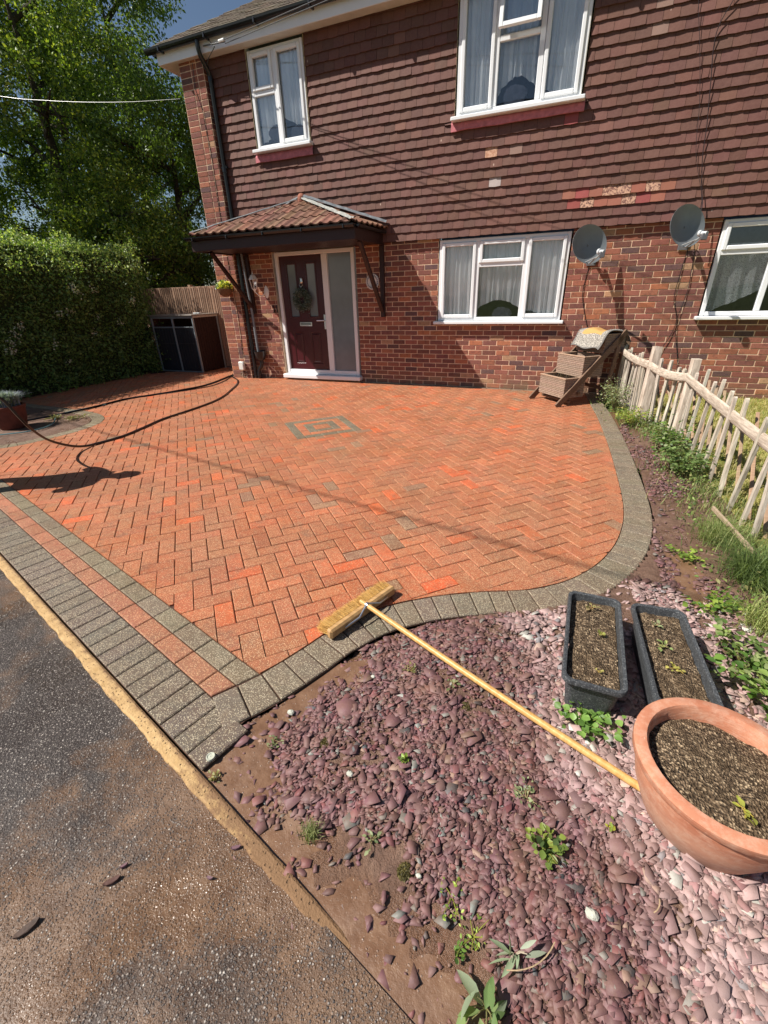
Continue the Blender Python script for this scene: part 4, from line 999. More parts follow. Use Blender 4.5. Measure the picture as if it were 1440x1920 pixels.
cable('cable', [(3.95, YW, 4.84), (3.93, YW, 4.3), (3.80, YW, 3.95), (3.86, YW, 3.5), (3.92, YW, 3.13), (3.95, YW, 2.85), (4.02, YW, 2.55), (4.07, YW-.05, 2.32), (4.03, -.2, 2.1)], .0045, (.03, .02, .02), 'thicker cable with a kink running down the brown tiles to the upper dish', 'cable')
cable('cable', [(2.93, -.14, 1.9), (2.90, -.02, 1.80), (2.86, -.015, 1.44), (2.91, -.015, 1.2), (3.0, -.015, .95), (3.06, -.015, .80), (3.08, -.03, .60)], .0045, BL, 'black cable hanging down the brick wall from the lower dish', 'cable')
cable('cable', [(4.02, -.14, 2.02), (4.05, -.02, 1.9), (4.03, -.02, 1.6), (4.03, -.02, 1.31), (4.12, -.02, 1.05), (4.10, -.02, .85), (4.0, -.03, .60), (3.96, -.05, .40)], .0045, BL, 'black cable below the upper dish that swings towards the fence post', 'cable')
cable('cable', [(4.05, -.14, 2.02), (4.12, -.02, 1.9), (4.16, -.02, 1.55), (4.16, -.02, 1.31), (4.13, -.025, 1.1), (4.16, -.02, .85), (4.25, -.02, .55), (4.30, -.03, .30)], .0045, BL, 'black cable below the upper dish that ends near the lawn', 'cable')
# overhead lines from the eaves bracket
tag_w = 'overhead lines from the eaves'
for k, (p, d) in enumerate((((-2.55, -.40, 4.84), Vector((.9559, -.2836, -.076))), ((-2.50, -.40, 4.80), Vector((.9689, -.2417, -.0535))))):
    P = [Vector(p)+d*t+Vector((0, 0, .0006*t*t)) for t in (0, .8, 2, 5, 9, 14, 20, 27)]
    cable('overhead_line', P, .005, (.10, .10, .10), ('upper', 'lower')[k]+' grey overhead line leaving the gutter bracket above the narrow window', 'overhead line', group=tag_w)
cable('overhead_line', [(-3.73, -0.15, 4.43), (-4.672, -0.248, 4.498), (-5.615, -0.345, 4.598), (-6.558, -0.442, 4.728), (-7.5, -0.54, 4.89), (-9.762, -0.774, 5.4), (-14, -1.25, 6.9), (-20, -1.9, 9.4)], .0024, (.20, .21, .20), 'pale overhead line stretched from the brick corner across the trees', 'overhead line')
cable('overhead_line', [(x-4.38, -7.33-.205*x, 6.0+.004*(x-1)**2) for x in (-9, -6, -3, 0, 2, 4, 7, 11, 15)], .013, (.05, .05, .05), 'overhead line above the camera whose soft shadow streaks across the paving', 'overhead line')
mb = MB(); mb.tube([(-3.0, -.27, 4.90), (-2.8, -.34, 4.86), (-2.5, -.40, 4.82)], .008, 6, (.1, .1, .1)); mb.tube([(-2.62, -.38, 4.85), (-2.50, -.41, 4.84)], .02, 8, (.7, .7, .7)); mb.tube([(-2.9, -.27, 4.96), (-2.75, -.33, 4.83), (-2.92, -.28, 4.76), (-3.05, -.2, 4.72)], .006, 6, (.08, .08, .08))
tag(mb.build('cable_bracket', MAT['gloss'], loc=(-2.9, -.27, 4.9), smooth=True), 'small cable bracket and clamp on the white fascia', 'bracket')
mb = MB(); mb.tube([(-3.35, -.165, 4.80), (-3.38, -.16, 4.5), (-3.30, -.16, 4.2), (-3.28, -.16, 3.6), (-3.30, -.16, 2.4), (-3.27, -.16, 1.2), (-3.30, -.16, .40)], .004, 6, (.05, .04, .04)); tag(mb.build('cable', MAT['gloss'], loc=(-3.3, -.16, .4), smooth=True), 'thin dark cable down the face of the brick corner pier', 'cable')
# lantern
t = thing('wall_lantern', (-2.66, -.01, 1.52), 'white coach lantern on a scrolled bracket left of the door', 'lantern')
WC = (.86, .86, .84); L0c = Vector((-2.76, -.20, 1.62))
mb = MB(); mb.lathe([(.001, .31), (.006, .27), (.012, .245), (.045, .225), (.085, .165), (.09, .155), (.075, .155), (.001, .15)], L0c, 6, WC); mb.lathe([(.001, -.05), (.012, -.045), (.03, -.01), (.045, .0), (.045, .008), (.001, .008)], L0c, 6, WC)
for i in range(6):
    th = 2*math.pi*i/6; mb.tube([L0c+Vector((.043*math.cos(th), .043*math.sin(th), .0)), L0c+Vector((.073*math.cos(th), .073*math.sin(th), .157))], .005, 6, WC)
mb.build('lantern_frame', MAT['gloss'], t)
mb = MB(); mb.lathe([(.038, .008), (.066, .152)], L0c, 6, (1, 1, 1)); mb.build('lantern_glass', MAT['glass'], t)
mb = MB(); mb.tube([L0c+Vector((0, 0, -.045)), (-2.72, -.16, 1.52), (-2.68, -.10, 1.50), (-2.66, -.05, 1.54), (-2.64, -.02, 1.58)], .010, 8, WC); mb.lathe([(.001, -.1), (.03, -.08), (.05, -.03), (.055, .03), (.03, .09), (.001, .12)], (-2.64, -.012, 1.56), 12, WC, 0, Matrix.Diagonal((1, .35, 1, 1))); mb.build('bracket', MAT['gloss'], t, smooth=True)
# house number, round plaque, meter box
t = thing('house_number', (-2.50, -.008, 1.26), 'black number 11 fixed to the brick beside the door', 'house number')
for dx in (0, .07):
    mb = MB(); x = -2.53+dx; mb.bbox(x, x+.018, -.022, -.008, 1.22, 1.34, .002, (.012,)*3); mb.beam((x+.006, -.015, 1.335), (x-.022, -.015, 1.305), .012, .014, (.012,)*3); mb.bbox(x-.012, x+.03, -.0215, -.008, 1.213, 1.226, .002, (.012,)*3); mb.build('digit', MAT['gloss'], t)
t = thing('wall_plaque', (-.46, -.008, 1.665), 'round white patterned plaque behind the porch brace', 'plaque')
mb = MB(); Mx = Matrix.Rotation(math.radians(90), 4, 'X'); mb.lathe([(.001, .010), (.070, .010), (.078, .016), (.116, .016), (.122, .010), (.122, 0)], (-.46, -.008, 1.665), 40, (.70, .69, .66), 0, Mx); mb.build('disc', MAT['rough'], t, smooth=True)
mb = MB(); n = 44; vs = []
for k in (0, 1):
    for i in range(n):
        th = 2*math.pi*i/n; q = (.086, .093)[k] if i % 2 else (.080, .112)[k]; vs.append((-.46+q*math.cos(th), -.0262, 1.665+q*math.sin(th)))
mb.add(vs, [(i, (i+1) % n, n+(i+1) % n, n+i) for i in range(n)], (.30, .30, .32)); mb.build('raised_pattern', MAT['rough'], t)
t = thing('meter_box', (-3.35, -.16, .15), 'small white plastic meter cover low on the brick pier', 'meter box')
mb = MB(); mb.bbox(-3.42, -3.29, -.225, -.158, .16, .33, .018, (.74, .73, .68)); mb.build('cover', MAT['gloss'], t, smooth=True)
mb = MB(); mb.tube([(-3.32+.055*math.cos(a_), -.175, .075+.055*math.sin(a_)) for a_ in np.linspace(1.8, 7.6, 18)], .007, 6, (.20, .17, .14)); mb.tube([(-3.40+.03*math.cos(a_), -.175, .08+.03*math.sin(a_)) for a_ in np.linspace(0, 6.28, 12)], .006, 6, (.20, .17, .14)); mb.build('pipe_loop', MAT['rough'], t, smooth=True)
# wreath
t = thing('door_wreath', (-1.87, -.03, 1.42), 'round wreath of frosted green twigs hanging on the dark red door', 'wreath')
n = 3600; th = rng.uniform(0, 2*np.pi, n); rr = .130+rng.normal(0, .034, n); dd = np.abs(rng.normal(0, .028, n))
Cc = np.c_[-1.87+rr*np.cos(th), -.012-dd, 1.425+rr*np.sin(th)*1.02]; V, F, C = leaves(Cc, .032, pick([(.10, .14, .12), (.16, .22, .20), (.06, .09, .07), (.30, .36, .35)], n), aspect=.35)
inst('foliage', V, F, C, MAT['leaf'], t)
mb = MB(); mb.tube([(-1.87+.125*math.cos(a_), -.02, 1.425+.125*math.sin(a_)) for a_ in np.linspace(0, 6.2832, 28)], .018, 8, (.05, .04, .03)); mb.build('ring', MAT['rough'], t, smooth=True)
# hanging basket on the pier
t = thing('wall_basket', (-3.38, -.16, 1.60), 'half round wicker wall basket of white and yellow flowers', 'flower basket')
mb = MB(); mb.lathe([(.001, -.13), (.05, -.125), (.10, -.09), (.13, -.03), (.14, .0), (.13, .005)], (-3.37, -.29, 1.64), 20, (.16, .09, .05)); mb.build('basket', MAT['rough'], t, smooth=True)
n = 420; u = rng.normal(size=(n, 3)); u /= np.linalg.norm(u, axis=1, keepdims=True); u[:, 2] = np.abs(u[:, 2]); Cc = np.array([-3.38, -.29, 1.65])+u*np.array([.17, .14, .13])*rng.uniform(.6, 1, (n, 1))
cols = pick([(.10, .16, .04), (.16, .24, .05)], n); q = rng.random(n); lf = Cc[:, 0] < -3.43
cols[(q < .6) & lf, :3] = (.70, .74, .80); cols[(q < .6) & ~lf, :3] = (.72, .68, .16)
V, F, C = leaves(Cc, .045, cols, aspect=.9, bias=.5); inst('flowers', V, F, C, MAT['leaf'], t)
mb = MB(); mb.tube([(-3.40, -.155, 1.80), (-3.38, -.25, 1.84), (-3.37, -.29, 1.66)], .005, 6, (.03,)*3); mb.build('hook', MAT['gloss'], t)

# ================================================================ left side: bin store, board fence, pots, hoses
t = thing('bin_store', (-5.4, .55, 0), 'low bin store with dark doors in a pale metal frame and a brown slatted side', 'bin store')
GM = (.22, .25, .265); X0, X1, Y0, Y1, Hh = -6.02, -4.80, .22, .98, 1.17
mb = MB()
for x in (X0, -5.41, X1-.03): mb.bbox(x, x+.035, Y0-.012, Y0+.03, 0, Hh, .004, GM)
mb.bbox(X0, X1, Y0-.010, Y0+.03, Hh-.05, Hh, .004, GM); mb.bbox(X0, X1, Y0-.008, Y0+.03, .93, .955, .004, GM); mb.bbox(X0, X1, Y0-.008, Y0+.03, .0, .02, .004, GM)
mb.bbox(X1-.02, X1+.015, Y1-.04, Y1, 0, Hh, .004, GM); mb.bbox(X0-.03, X1+.03, Y0-.04, Y1+.03, Hh, Hh+.025, .006, (.26, .23, .20)); mb.bbox(X1-.01, X1+.02, Y0, Y1, Hh-.04, Hh-.002, .003, (.40, .36, .31))
mb.build('frame', MAT['gloss'], t)
for a, b in ((X0+.04, -5.415), (-5.37, X1-.035)):
    mb = MB(); n = 7
    for i in range(n): mb.bbox(a+(b-a)*i/n+.003, a+(b-a)*(i+1)/n-.003, Y0, Y0+.018, .03, .925, .003, (.022, .024, .032))
    mb.bbox(a+.03, b-.01, Y0-.012, Y0, .60, .612, .002, (.03, .03, .035)); mb.build('door', MAT['gloss'], t)
mb = MB(); n = 9
for i in range(n): mb.bbox(X1-.006, X1+.010, Y0+.04+(Y1-Y0-.09)*i/n+.003, Y0+.04+(Y1-Y0-.09)*(i+1)/n-.003, .02, Hh-.04, .003, (.028, .013, .011))
mb.bbox(X0, X0+.012, Y0+.03, Y1, .02, Hh-.03, .002, (.1, .04, .03)); mb.bbox(X0, X1, Y1-.012, Y1, .02, Hh-.03, .002, (.1, .04, .03)); mb.build('side_panel', MAT['rough'], t)
t = thing('lid_prop', (-4.9, .6, 1.2), 'small white plastic offcut lying on the bin store roof', 'plastic offcut')
mb = MB(); mb.bbox(-5.03, -4.86, .50, .58, 1.197, 1.222, .006, (.7, .7, .68)); mb.build('strip', MAT['gloss'], t)
t = thing('board_fence', (-5.2, 1.05, 0), 'tall pale close boarded fence beyond the bin store', 'fence')
mb = MB(); x = -7.2
while x < -3.72:
    k = random.uniform(.8, 1.1); mb.bbox(x, x+.088, 1.02+(.010 if int(x*10) % 2 else 0), 1.035, .02, 1.74, .003, (k, k*.98, k*.95)); mb.bbox(x+.035, x+.05, 1.008, 1.02, .02, 1.738, .002, (k*1.1,)*3); x += .085
mb.build('boards', MAT['fencebrown'], t)
for x in (-3.72, -5.5, -7.2): mb = MB(); mb.bbox(x-.04, x+.035, 1.036, 1.12, 0, 1.78, .004, (.9, .9, .85)); mb.build('post', MAT['fencebrown'], t)
mb = MB(); mb.bbox(-7.2, -3.72, 1.036, 1.07, .35, .44, .003); mb.bbox(-7.2, -3.72, 1.036, 1.07, 1.45, 1.54, .003); mb.build('rail', MAT['fencebrown'], t)
def round_pot(name, ctr, r, h, col, label, cat='plant pot', wall=.02, mat='rough', belly=0.):
    t = thing(name, ctr, label, cat)
    prof = [(r*.66, 0), (r*.72, .01), (r*(.88+belly*.6), h*.45), (r*(.95+belly), h*.80), (r*.97, h*.86), (r*1.0, h*.865), (r*1.03, h*.90), (r*1.03, h*.98), (r, h), (r-wall, h), (r-wall-.008, h*.95), (r-wall-.01, h*.7)]
    mb = MB(); mb.lathe(prof, ctr, 48, col); mb.build('pot_body', MAT[mat], t, smooth=True, fix=False)
    return t
t = round_pot('flower_pot', (-4.02, -4.20, 0), .21, .30, (.13, .04, .028), 'dark red flower pot holding a blue grey lavender')
n = 2400; u = rng.normal(size=(n, 3)); u /= np.linalg.norm(u, axis=1, keepdims=True); u[:, 2] = np.abs(u[:, 2]); P = np.array([-4.02, -4.20, .28])+u*np.array([.10, .10, 0])*rng.uniform(0, 1.6, (n, 1))
V, F4, F3, _ = blades(P, .19, .010, None, 1.0); c = pick([(.20, .25, .28), (.30, .34, .40), (.12, .17, .13), (.34, .36, .50)], n); inst_me = np_mesh('lavender', V, [F4, F3], np.r_[c, c], [MAT['dull']]); link_mesh('lavender', inst_me, t)
mb = MB(); mb.lathe([(.001, .24), (.19, .24)], (-4.02, -4.20, 0), 24, (.04, .03, .02)); mb.build('soil', MAT['soil'], t)
t = round_pot('flower_pot', (-4.62, -4.36, 0), .16, .24, (.16, .05, .035), 'smaller dark flower pot nearest the road edge of the island bed')
mb = MB(); mb.lathe([(.001, .20), (.14, .20)], (-4.62, -4.36, 0), 24, (.04, .03, .02)); mb.build('soil', MAT['soil'], t)
H1 = [(-1.90, -5.62, .98), (-1.88, -5.45, .90), (-1.85, -5.30, .74), (-1.84, -5.23, .57), (-1.88, -5.14, .41), (-2.02, -4.95, .23), (-2.10, -4.72, .09), (-2.13, -4.55, .03), (-2.14, -4.40, .014), (-2.10, -4.09, .014), (-2.18, -3.70, .014), (-2.28, -3.30, .014), (-2.30, -2.75, .014), (-2.36, -2.22, .014), (-2.50, -1.80, .014), (-2.70, -1.40, .014), (-3.0, -.85, .014), (-3.28, -.48, .014), (-3.52, -.28, .014), (-3.66, -.18, .03), (-3.70, -.10, .05)]
cable('hose', H1, .013, (.010, .009, .010), 'thick black hose looping over the drive and rising from the ground near the person', 'hose')
cable('hose', [(-3.74, .14, .02), (-3.80, -.05, .014), (-3.62, -.7, .014), (-3.55, -1.16, .014), (-3.66, -1.6, .014), (-3.80, -1.98, .014), (-4.02, -2.46, .014), (-4.0, -2.95, .016), (-4.02, -3.45, .02), (-4.15, -3.9, .02), (-4.4, -4.7, .02), (-4.8, -5.2, .02)], .015, (.012, .011, .012), 'thick black hose running back along the hedge side of the drive', 'hose')
cable('hose', [(-3.72, .05, .03), (-3.64, -.30, .012), (-3.50, -.62, .012), (-3.40, -1.05, .012), (-3.46, -1.4, .012), (-3.62, -1.75, .012), (-3.83, -2.04, .012)], .008, (.02, .018, .018), 'thin dark hose joining the thick one on the block paving', 'hose')
cable('hose', [(-3.98, -2.85, .012), (-4.05, -3.2, .018), (-4.05, -3.55, .02), (-3.85, -3.75, .02), (-3.62, -3.93, .02), (-3.50, -4.12, .02), (-3.52, -4.32, .02), (-3.68, -4.50, .02), (-3.95, -4.7, .02), (-4.4, -5.0, .02)], .008, (.14, .26, .27), 'thin pale teal garden hose looped over the island bed', 'hose')

# ================================================================ three tier planter with doormat
UW = Vector((.44, -.51, 0)).normalized(); UA = Vector((.757, .653, 0)).normalized(); PO = Vector((2.37, -.69, 0))
MP = Matrix((UW, UA, Vector((0, 0, 1)))).transposed().to_4x4(); MP.translation = PO                 # x along the front, y going back/up, z up
t = thing('tiered_planter', PO+UW*.3+UA*.4, 'three tier ribbed wooden planter standing against the brick wall', 'planter')
Wd = .60
for k, (y0, z0, h) in enumerate(((.10, .10, .27), (.36, .36, .28), (.66, .66, .25))):
    mb = MB(); d = .34; th = .022; x0, x1, y1, z1 = .03, Wd-.03, y0+d, z0+h
    for (a, b, c_, e) in ((x0, x1, y0, y0+th), (x0, x1, y1-th, y1), (x0, x0+th, y0+th, y1-th), (x1-th, x1, y0+th, y1-th)):
        n = 11
        for i in range(n): mb.bbox(a-(.002 if i % 2 else 0), b+(.002 if i % 2 else 0), c_-(.002 if i % 2 else 0), e+(.002 if i % 2 else 0), z0+(h-.02)*i/n+.0015, z0+(h-.02)*(i+1)/n-.0015, .003, jit((1, 1, 1), .08, .02), 0, MP)
        mb.bbox(a+.002, b-.002, c_+.003, e-.003, z0, z1-.02, .001, (.25,)*3, 0, MP)
        mb.bbox(a-.006 if e-c_ < .03 else a-.006, b+.006, c_-.006, e+.006, z1-.018, z1, .003, (1.25, 1.2, 1.1), 0, MP)
    bx = mb.build('trough_box', MAT['deck'], t)
    mb = MB(); mb.box(x0+th, x1-th, y0+th, y1-th, z0+.02, z0+h*.62, (.3, .25, .2), 0, MP); mb.build('soil', MAT['soil'], bx)
for x in (-.012, Wd-.012):
    for a, b, w in (((x, .0, .0), (x, .98, .93), .085), ((x, .90, .88), (x, .80, .0), .06)):
        mb = MB(); mb.beam(MP @ Vector(a), MP @ Vector(b), .028, w, (.55, .48, .42), up=(0, 0, 1)); mb.build('leg', MAT['deck'], t)
mb = MB(); mb.beam(MP @ Vector((0, .34, .16)), MP @ Vector((Wd, .34, .16)), .04, .04, (.5, .45, .4)); mb.beam(MP @ Vector((0, .80, .18)), MP @ Vector((Wd, .80, .18)), .04, .04, (.5, .45, .4)); mb.beam(MP @ Vector((0, .2, .05)), MP @ Vector((Wd, .2, .05)), .03, .03, (.5, .45, .4)); mb.build('crossbar', MAT['deck'], t)
for k in range(9):
    pass
n = 26; P = np.array([tuple(MP @ Vector((random.uniform(.15, .5), random.uniform(.16, .38), .27))) for _ in range(n)]); V, F4, F3, _ = blades(P, .16, .004, None, .8); c = pick([(.30, .24, .14), (.20, .15, .09)], n)
o = link_mesh('dry_stems', np_mesh('dry_stems', V, [F4, F3], np.r_[c, c], [MAT['dull']]), t)
# mat draped over the top box
mb = MB(); prof = [(.56, .72), (.60, .80), (.64, .895), (.68, .935), (.76, .945), (.90, .935), (1.0, .92), (1.06, .88), (1.10, .80)]; pr = smooth_path(prof, 4); nx_ = 24; vs = []
pr = [Vector((p[0], p[1])) for p in pr]
for j, p in enumerate(pr):
    for i in range(nx_+1):
        u = i/nx_; x = .0+u*.60; sag = .012*math.sin(u*9+j*.3); vs.append(MP @ Vector((x+.02*math.sin(j*.2), p.x+sag*.4-.05*(u-.5), p.y+sag+.03*(u-.5)**2-.02*(u > .92)*(u-.92)*10)))
cs = []
for j in range(len(pr)-1):
    for i in range(nx_):
        u, v = (i+.5)/nx_, (j+.5)/(len(pr)-1); border = u < .15 or u > .85 or v < .24 or v > .90; edge = u < .03 or u > .97 or v < .04
        c = ((.50, .30, .11) if not border else (.52, .48, .42))+((0. if border and not edge else 1.),)
        if edge: c = (.16, .15, .14, 1.)
        a = j*(nx_+1)+i; mb.f.append([a, a+1, a+nx_+2, a+nx_+1]); mb.c.append(c); mb.m.append(0)
mb.v = vs; o = mb.build('doormat', MAT['mat'], loc=PO+UA*.8+Vector((0, 0, .9)), fix=False); tag(o, 'scroll bordered doormat with yellow middle draped over the top planter tier', 'doormat')
md = o.modifiers.new('thick', 'SOLIDIFY'); md.thickness = .008; md.offset = 1

# ================================================================ picket fence between the gardens
t = thing('picket_fence', (3.95, -2.4, 0), 'weathered white picket fence with rough posts and a split top rail', 'fence')
FP = [Vector((3.50, -.22, 0)), Vector((3.74, -1.63, 0)), Vector((4.03, -2.17, 0)), Vector((4.04, -3.2, 0)), Vector((4.09, -4.45, 0)), Vector((4.18, -5.4, 0)), Vector((4.30, -6.9, 0)), Vector((4.4, -8.2, 0))]
LF = [0]
for a, b in zip(FP, FP[1:]): LF.append(LF[-1]+(b-a).length)
def fpt(s):
    for i in range(len(FP)-1):
        if s <= LF[i+1] or i == len(FP)-2: return FP[i].lerp(FP[i+1], (s-LF[i])/(LF[i+1]-LF[i]))
def post(p, w, h, tilt, c, seed):
    mb = MB(); n = 10; vs = []; m = 7
    for j in range(m+1):
        z = h*j/m; k = 1.08-.2*j/m
        for i in range(n):
            th = 2*math.pi*i/n+.4; sq = 1/max(abs(math.cos(th)), abs(math.sin(th)))**.75; r_ = w*.5*k*sq*(1+.06*vnoise(i*1.3, j*.5, 1, seed)); vs.append((p.x+r_*math.cos(th)+tilt[0]*z, p.y+r_*math.sin(th)*.85+tilt[1]*z, z*(1+(.02*vnoise(i, 0, 1, seed) if j == m else 0))))
    mb.add(vs, [(j*n+i, j*n+(i+1) % n, (j+1)*n+(i+1) % n, (j+1)*n+i) for j in range(m) for i in range(n)]+[tuple(m*n+i for i in range(n))], c); return mb
WP = m_wood('flaking_white_timber', (.26, .22, .18), (.66, .62, .56), .85, (22, 22, 2.5), .006); MAT['flake'] = WP; MAT['flakerail'] = m_wood('flaking_white_rail', (.26, .22, .18), (.64, .60, .54), .85, (22, 2.2, 26), .006)
post(FP[0]+Vector((.03, 0, 0)), .11, .80, (.02, 0), (.35, .28, .24), 1).build('post', MAT['wood'], t, smooth=True)
post(FP[1], .125, .86, (.0, .02), (1.05, .95, .88), 2).build('post', MAT['flake'], t, smooth=True)
post(FP[2], .105, .80, (.0, .02), (1.1, 1.0, .92), 3).build('post', MAT['flake'], t, smooth=True)
post(FP[5]+Vector((.06, .1, 0)), .10, .80, (.0, .0), (.8, .72, .6), 4).build('post', MAT['wood'], t, smooth=True)
post(FP[7], .10, .80, (.0, .0), (.8, .72, .6), 5).build('post', MAT['wood'], t, smooth=True)
RZ = [.70, .66, .62, .60, .57, .56, .55, .55]
for i in range(len(FP)-1):
    if i == 3 or i == 4 or i == 6: continue
    j = i+1 if i != 2 else 5
    if i == 5: j = 7
    a = FP[i]+Vector((-.045, 0, RZ[i])); b = FP[j]+Vector((-.045, 0, RZ[j])); mb = MB(); n = 14; m = 10; vs = []; d = (b-a); s_ = d.normalized().cross(Vector((0, 0, 1)))
    for q in range(m+1):
        f = q/m; c = a.lerp(b, f)+Vector((0, 0, -.035*math.sin(math.pi*f)*(1 if i < 2 else .6))); k = .044+.003*vnoise(q, i, .7, 3); k2 = .014
        for r_ in range(n):
            th = 2*math.pi*r_/n; z = math.sin(th); vs.append(c+s_*(k2*math.cos(th))+Vector((0, 0, k*(abs(z)**.6)*(1 if z > 0 else -1))))
    mb.add(vs, [(q*n+r_, q*n+(r_+1) % n, (q+1)*n+(r_+1) % n, (q+1)*n+r_) for q in range(m) for r_ in range(n)]+[tuple(range(n)), tuple(m*n+r_ for r_ in range(n))], (1.1, 1.02, .94)); mb.build('rail', MAT['flakerail'], t, smooth=True)
s = .10
while s < LF[-1]-.05:
    p = fpt(s); q = fpt(min(s+.02, LF[-1])); d = (q-p).normalized(); near = min((p-f).length for f in (FP[0], FP[1], FP[2]))
    if near > .085:
        h = random.uniform(.70, .80)*(1 if s > 2 else .98); tl = random.gauss(0, .05), random.gauss(0, .03); w = random.uniform(.030, .040)
        mb = MB(); T = Matrix((d, Vector((0, 0, 1)).cross(d), Vector((0, 0, 1)))).transposed().to_4x4(); T.translation = p+Vector((.0, 0, -.02))
        T = T @ Matrix.Rotation(tl[0], 4, 'Y') @ Matrix.Rotation(tl[1], 4, 'X')
        zs = [0, h*.25, h*.5, h*.75, h-.03, h-.008, h]; ws = [w, w*1.03, w*.95, w*1.02, w, w*.75, w*.35]; vs = []
        for z, ww in zip(zs, ws):
            jx = random.uniform(-.003, .003)
            for sx, sy in ((-1, -1), (1, -1), (1, 1), (-1, 1)): vs.append(T @ Vector((sx*ww/2+jx, sy*.011, z)))
        mb.add(vs, [(k*4+i, k*4+(i+1) % 4, (k+1)*4+(i+1) % 4, (k+1)*4+i) for k in range(6) for i in range(4)]+[(24, 25, 26, 27)], jit((1.1, 1.05, .98), .08, .03)); mb.build('picket', MAT['flake'], t)
    s += random.uniform(.10, .125) if s < 2.2 else random.uniform(.20, .29)
s = .35
while s < LF[-1]-.9:                                       # crossed laths behind the pickets
    a = fpt(s)+Vector((.06, 0, .02)); b = fpt(min(s+.02, LF[-1])); b = fpt(max(0.02, s-.62))+Vector((.13, 0, .62)); mb = MB(); mb.beam(a, b, .012, .024, jit((.62, .52, .44), .1), up=(1, 0, 0)); mb.build('lath', MAT['wood'], t); s += .27
o = MB(); o.beam((3.88, -4.38, .13), (4.0, -4.90, .08), .015, .030, (.62, .58, .52)); tag(o.build('loose_board', MAT['wood'], loc=(3.9, -4.5, .08)), 'loose weathered board lying in the grass at the foot of the pickets', 'board')

# ================================================================ broom, troughs, terracotta pot, marker
t = thing('broom', (2.05, -6.07, .03), 'wooden yard broom with stiff yellow bristles lying on the paving edge', 'broom')
HA, HB = Vector((1.965, -6.285, .034)), Vector((2.125, -5.845, .034)); d = (HB-HA).normalized(); px_ = Vector((0, 0, 1)).cross(d).normalized()      # towards -x side
mb = MB(); T = Matrix((d, px_, Vector((0, 0, 1)))).transposed().to_4x4(); T.translation = HA
L = (HB-HA).length
mb.bbox(0, L, -.020, .018, -.026, .030, .010, (1, 1, 1), 0, T); mb.build('head', m_wood('broom_head_wood', (.36, .20, .08), (.55, .34, .15), .5, (4, 30, 30), .001), t)
n = 4200; P = np.zeros((n, 3)); D = np.zeros((n, 3)); hh = []
u = rng.uniform(.01, L-.01, n); zz = rng.uniform(-.018, .022, n)
nt = 44; u = (np.round(u/L*nt)/nt*L)+rng.normal(0, .0022, n); zz = np.round(zz/.012)*.012+rng.normal(0, .002, n)
Tn = np.array(T); base = np.c_[u, np.full(n, .016), zz, np.ones(n)] @ Tn.T; ln = rng.uniform(.055, .072, n); splay = rng.normal(0, .10, n)+(u/L-.5)*.25; dz_ = rng.normal(0, .10, n)
tip = np.c_[u+splay*ln, .016+ln, zz+dz_*ln, np.ones(n)] @ Tn.T; w_ = np.array(d)*.0009
V = np.stack([base[:, :3]-w_, base[:, :3]+w_, tip[:, :3]+w_*.6, tip[:, :3]-w_*.6], 1).reshape(-1, 3); V[:, 2] = np.maximum(V[:, 2], .003); F = np.arange(n*4).reshape(-1, 4)
link_mesh('bristles', np_mesh('bristles', V, F, pick([(.55, .33, .10), (.68, .45, .17), (.40, .22, .07)], n), [MAT['dull']]), t)
ha = HA.lerp(HB, .52)+px_*.02+Vector((0, 0, .045)); hb = Vector((3.268, -6.562, .040))
mb = MB(); pts = [ha.lerp(hb, f)+Vector((0, 0, -.010*math.sin(math.pi*f))) for f in np.linspace(0, 1, 14)]; mb.tube(pts, [.0125]*2+[.0135]*12, 14, (1, 1, 1)); mb.build('handle', MAT['handle'], t, smooth=True)
c = HA.lerp(HB, .52); mb = MB()
for sgn in (-1, 1): mb.tube([c+d*(.155*sgn)+px_*-.022+Vector((0, 0, .0)), c+d*(.075*sgn)+px_*-.042+Vector((0, 0, .02)), ha.lerp(hb, .035)+Vector((0, 0, .013))], [.004, .0045, .004], 6, (.50, .52, .55))
mb.tube([ha.lerp(hb, .03), ha.lerp(hb, .042)], .0155, 12, (.50, .52, .55)); mb.build('metal_stay', MAT['metal'], t, smooth=True)
def rr_ring(hx, hy, r, n=5):
    out = []
    for q, (sx, sy) in enumerate(((1, 1), (-1, 1), (-1, -1), (1, -1))):
        for k in range(n+1):
            th = math.pi/2*(q+k/n); out.append((sx*(hx-r)+r*math.cos(th), sy*(hy-r)+r*math.sin(th)))
    return out
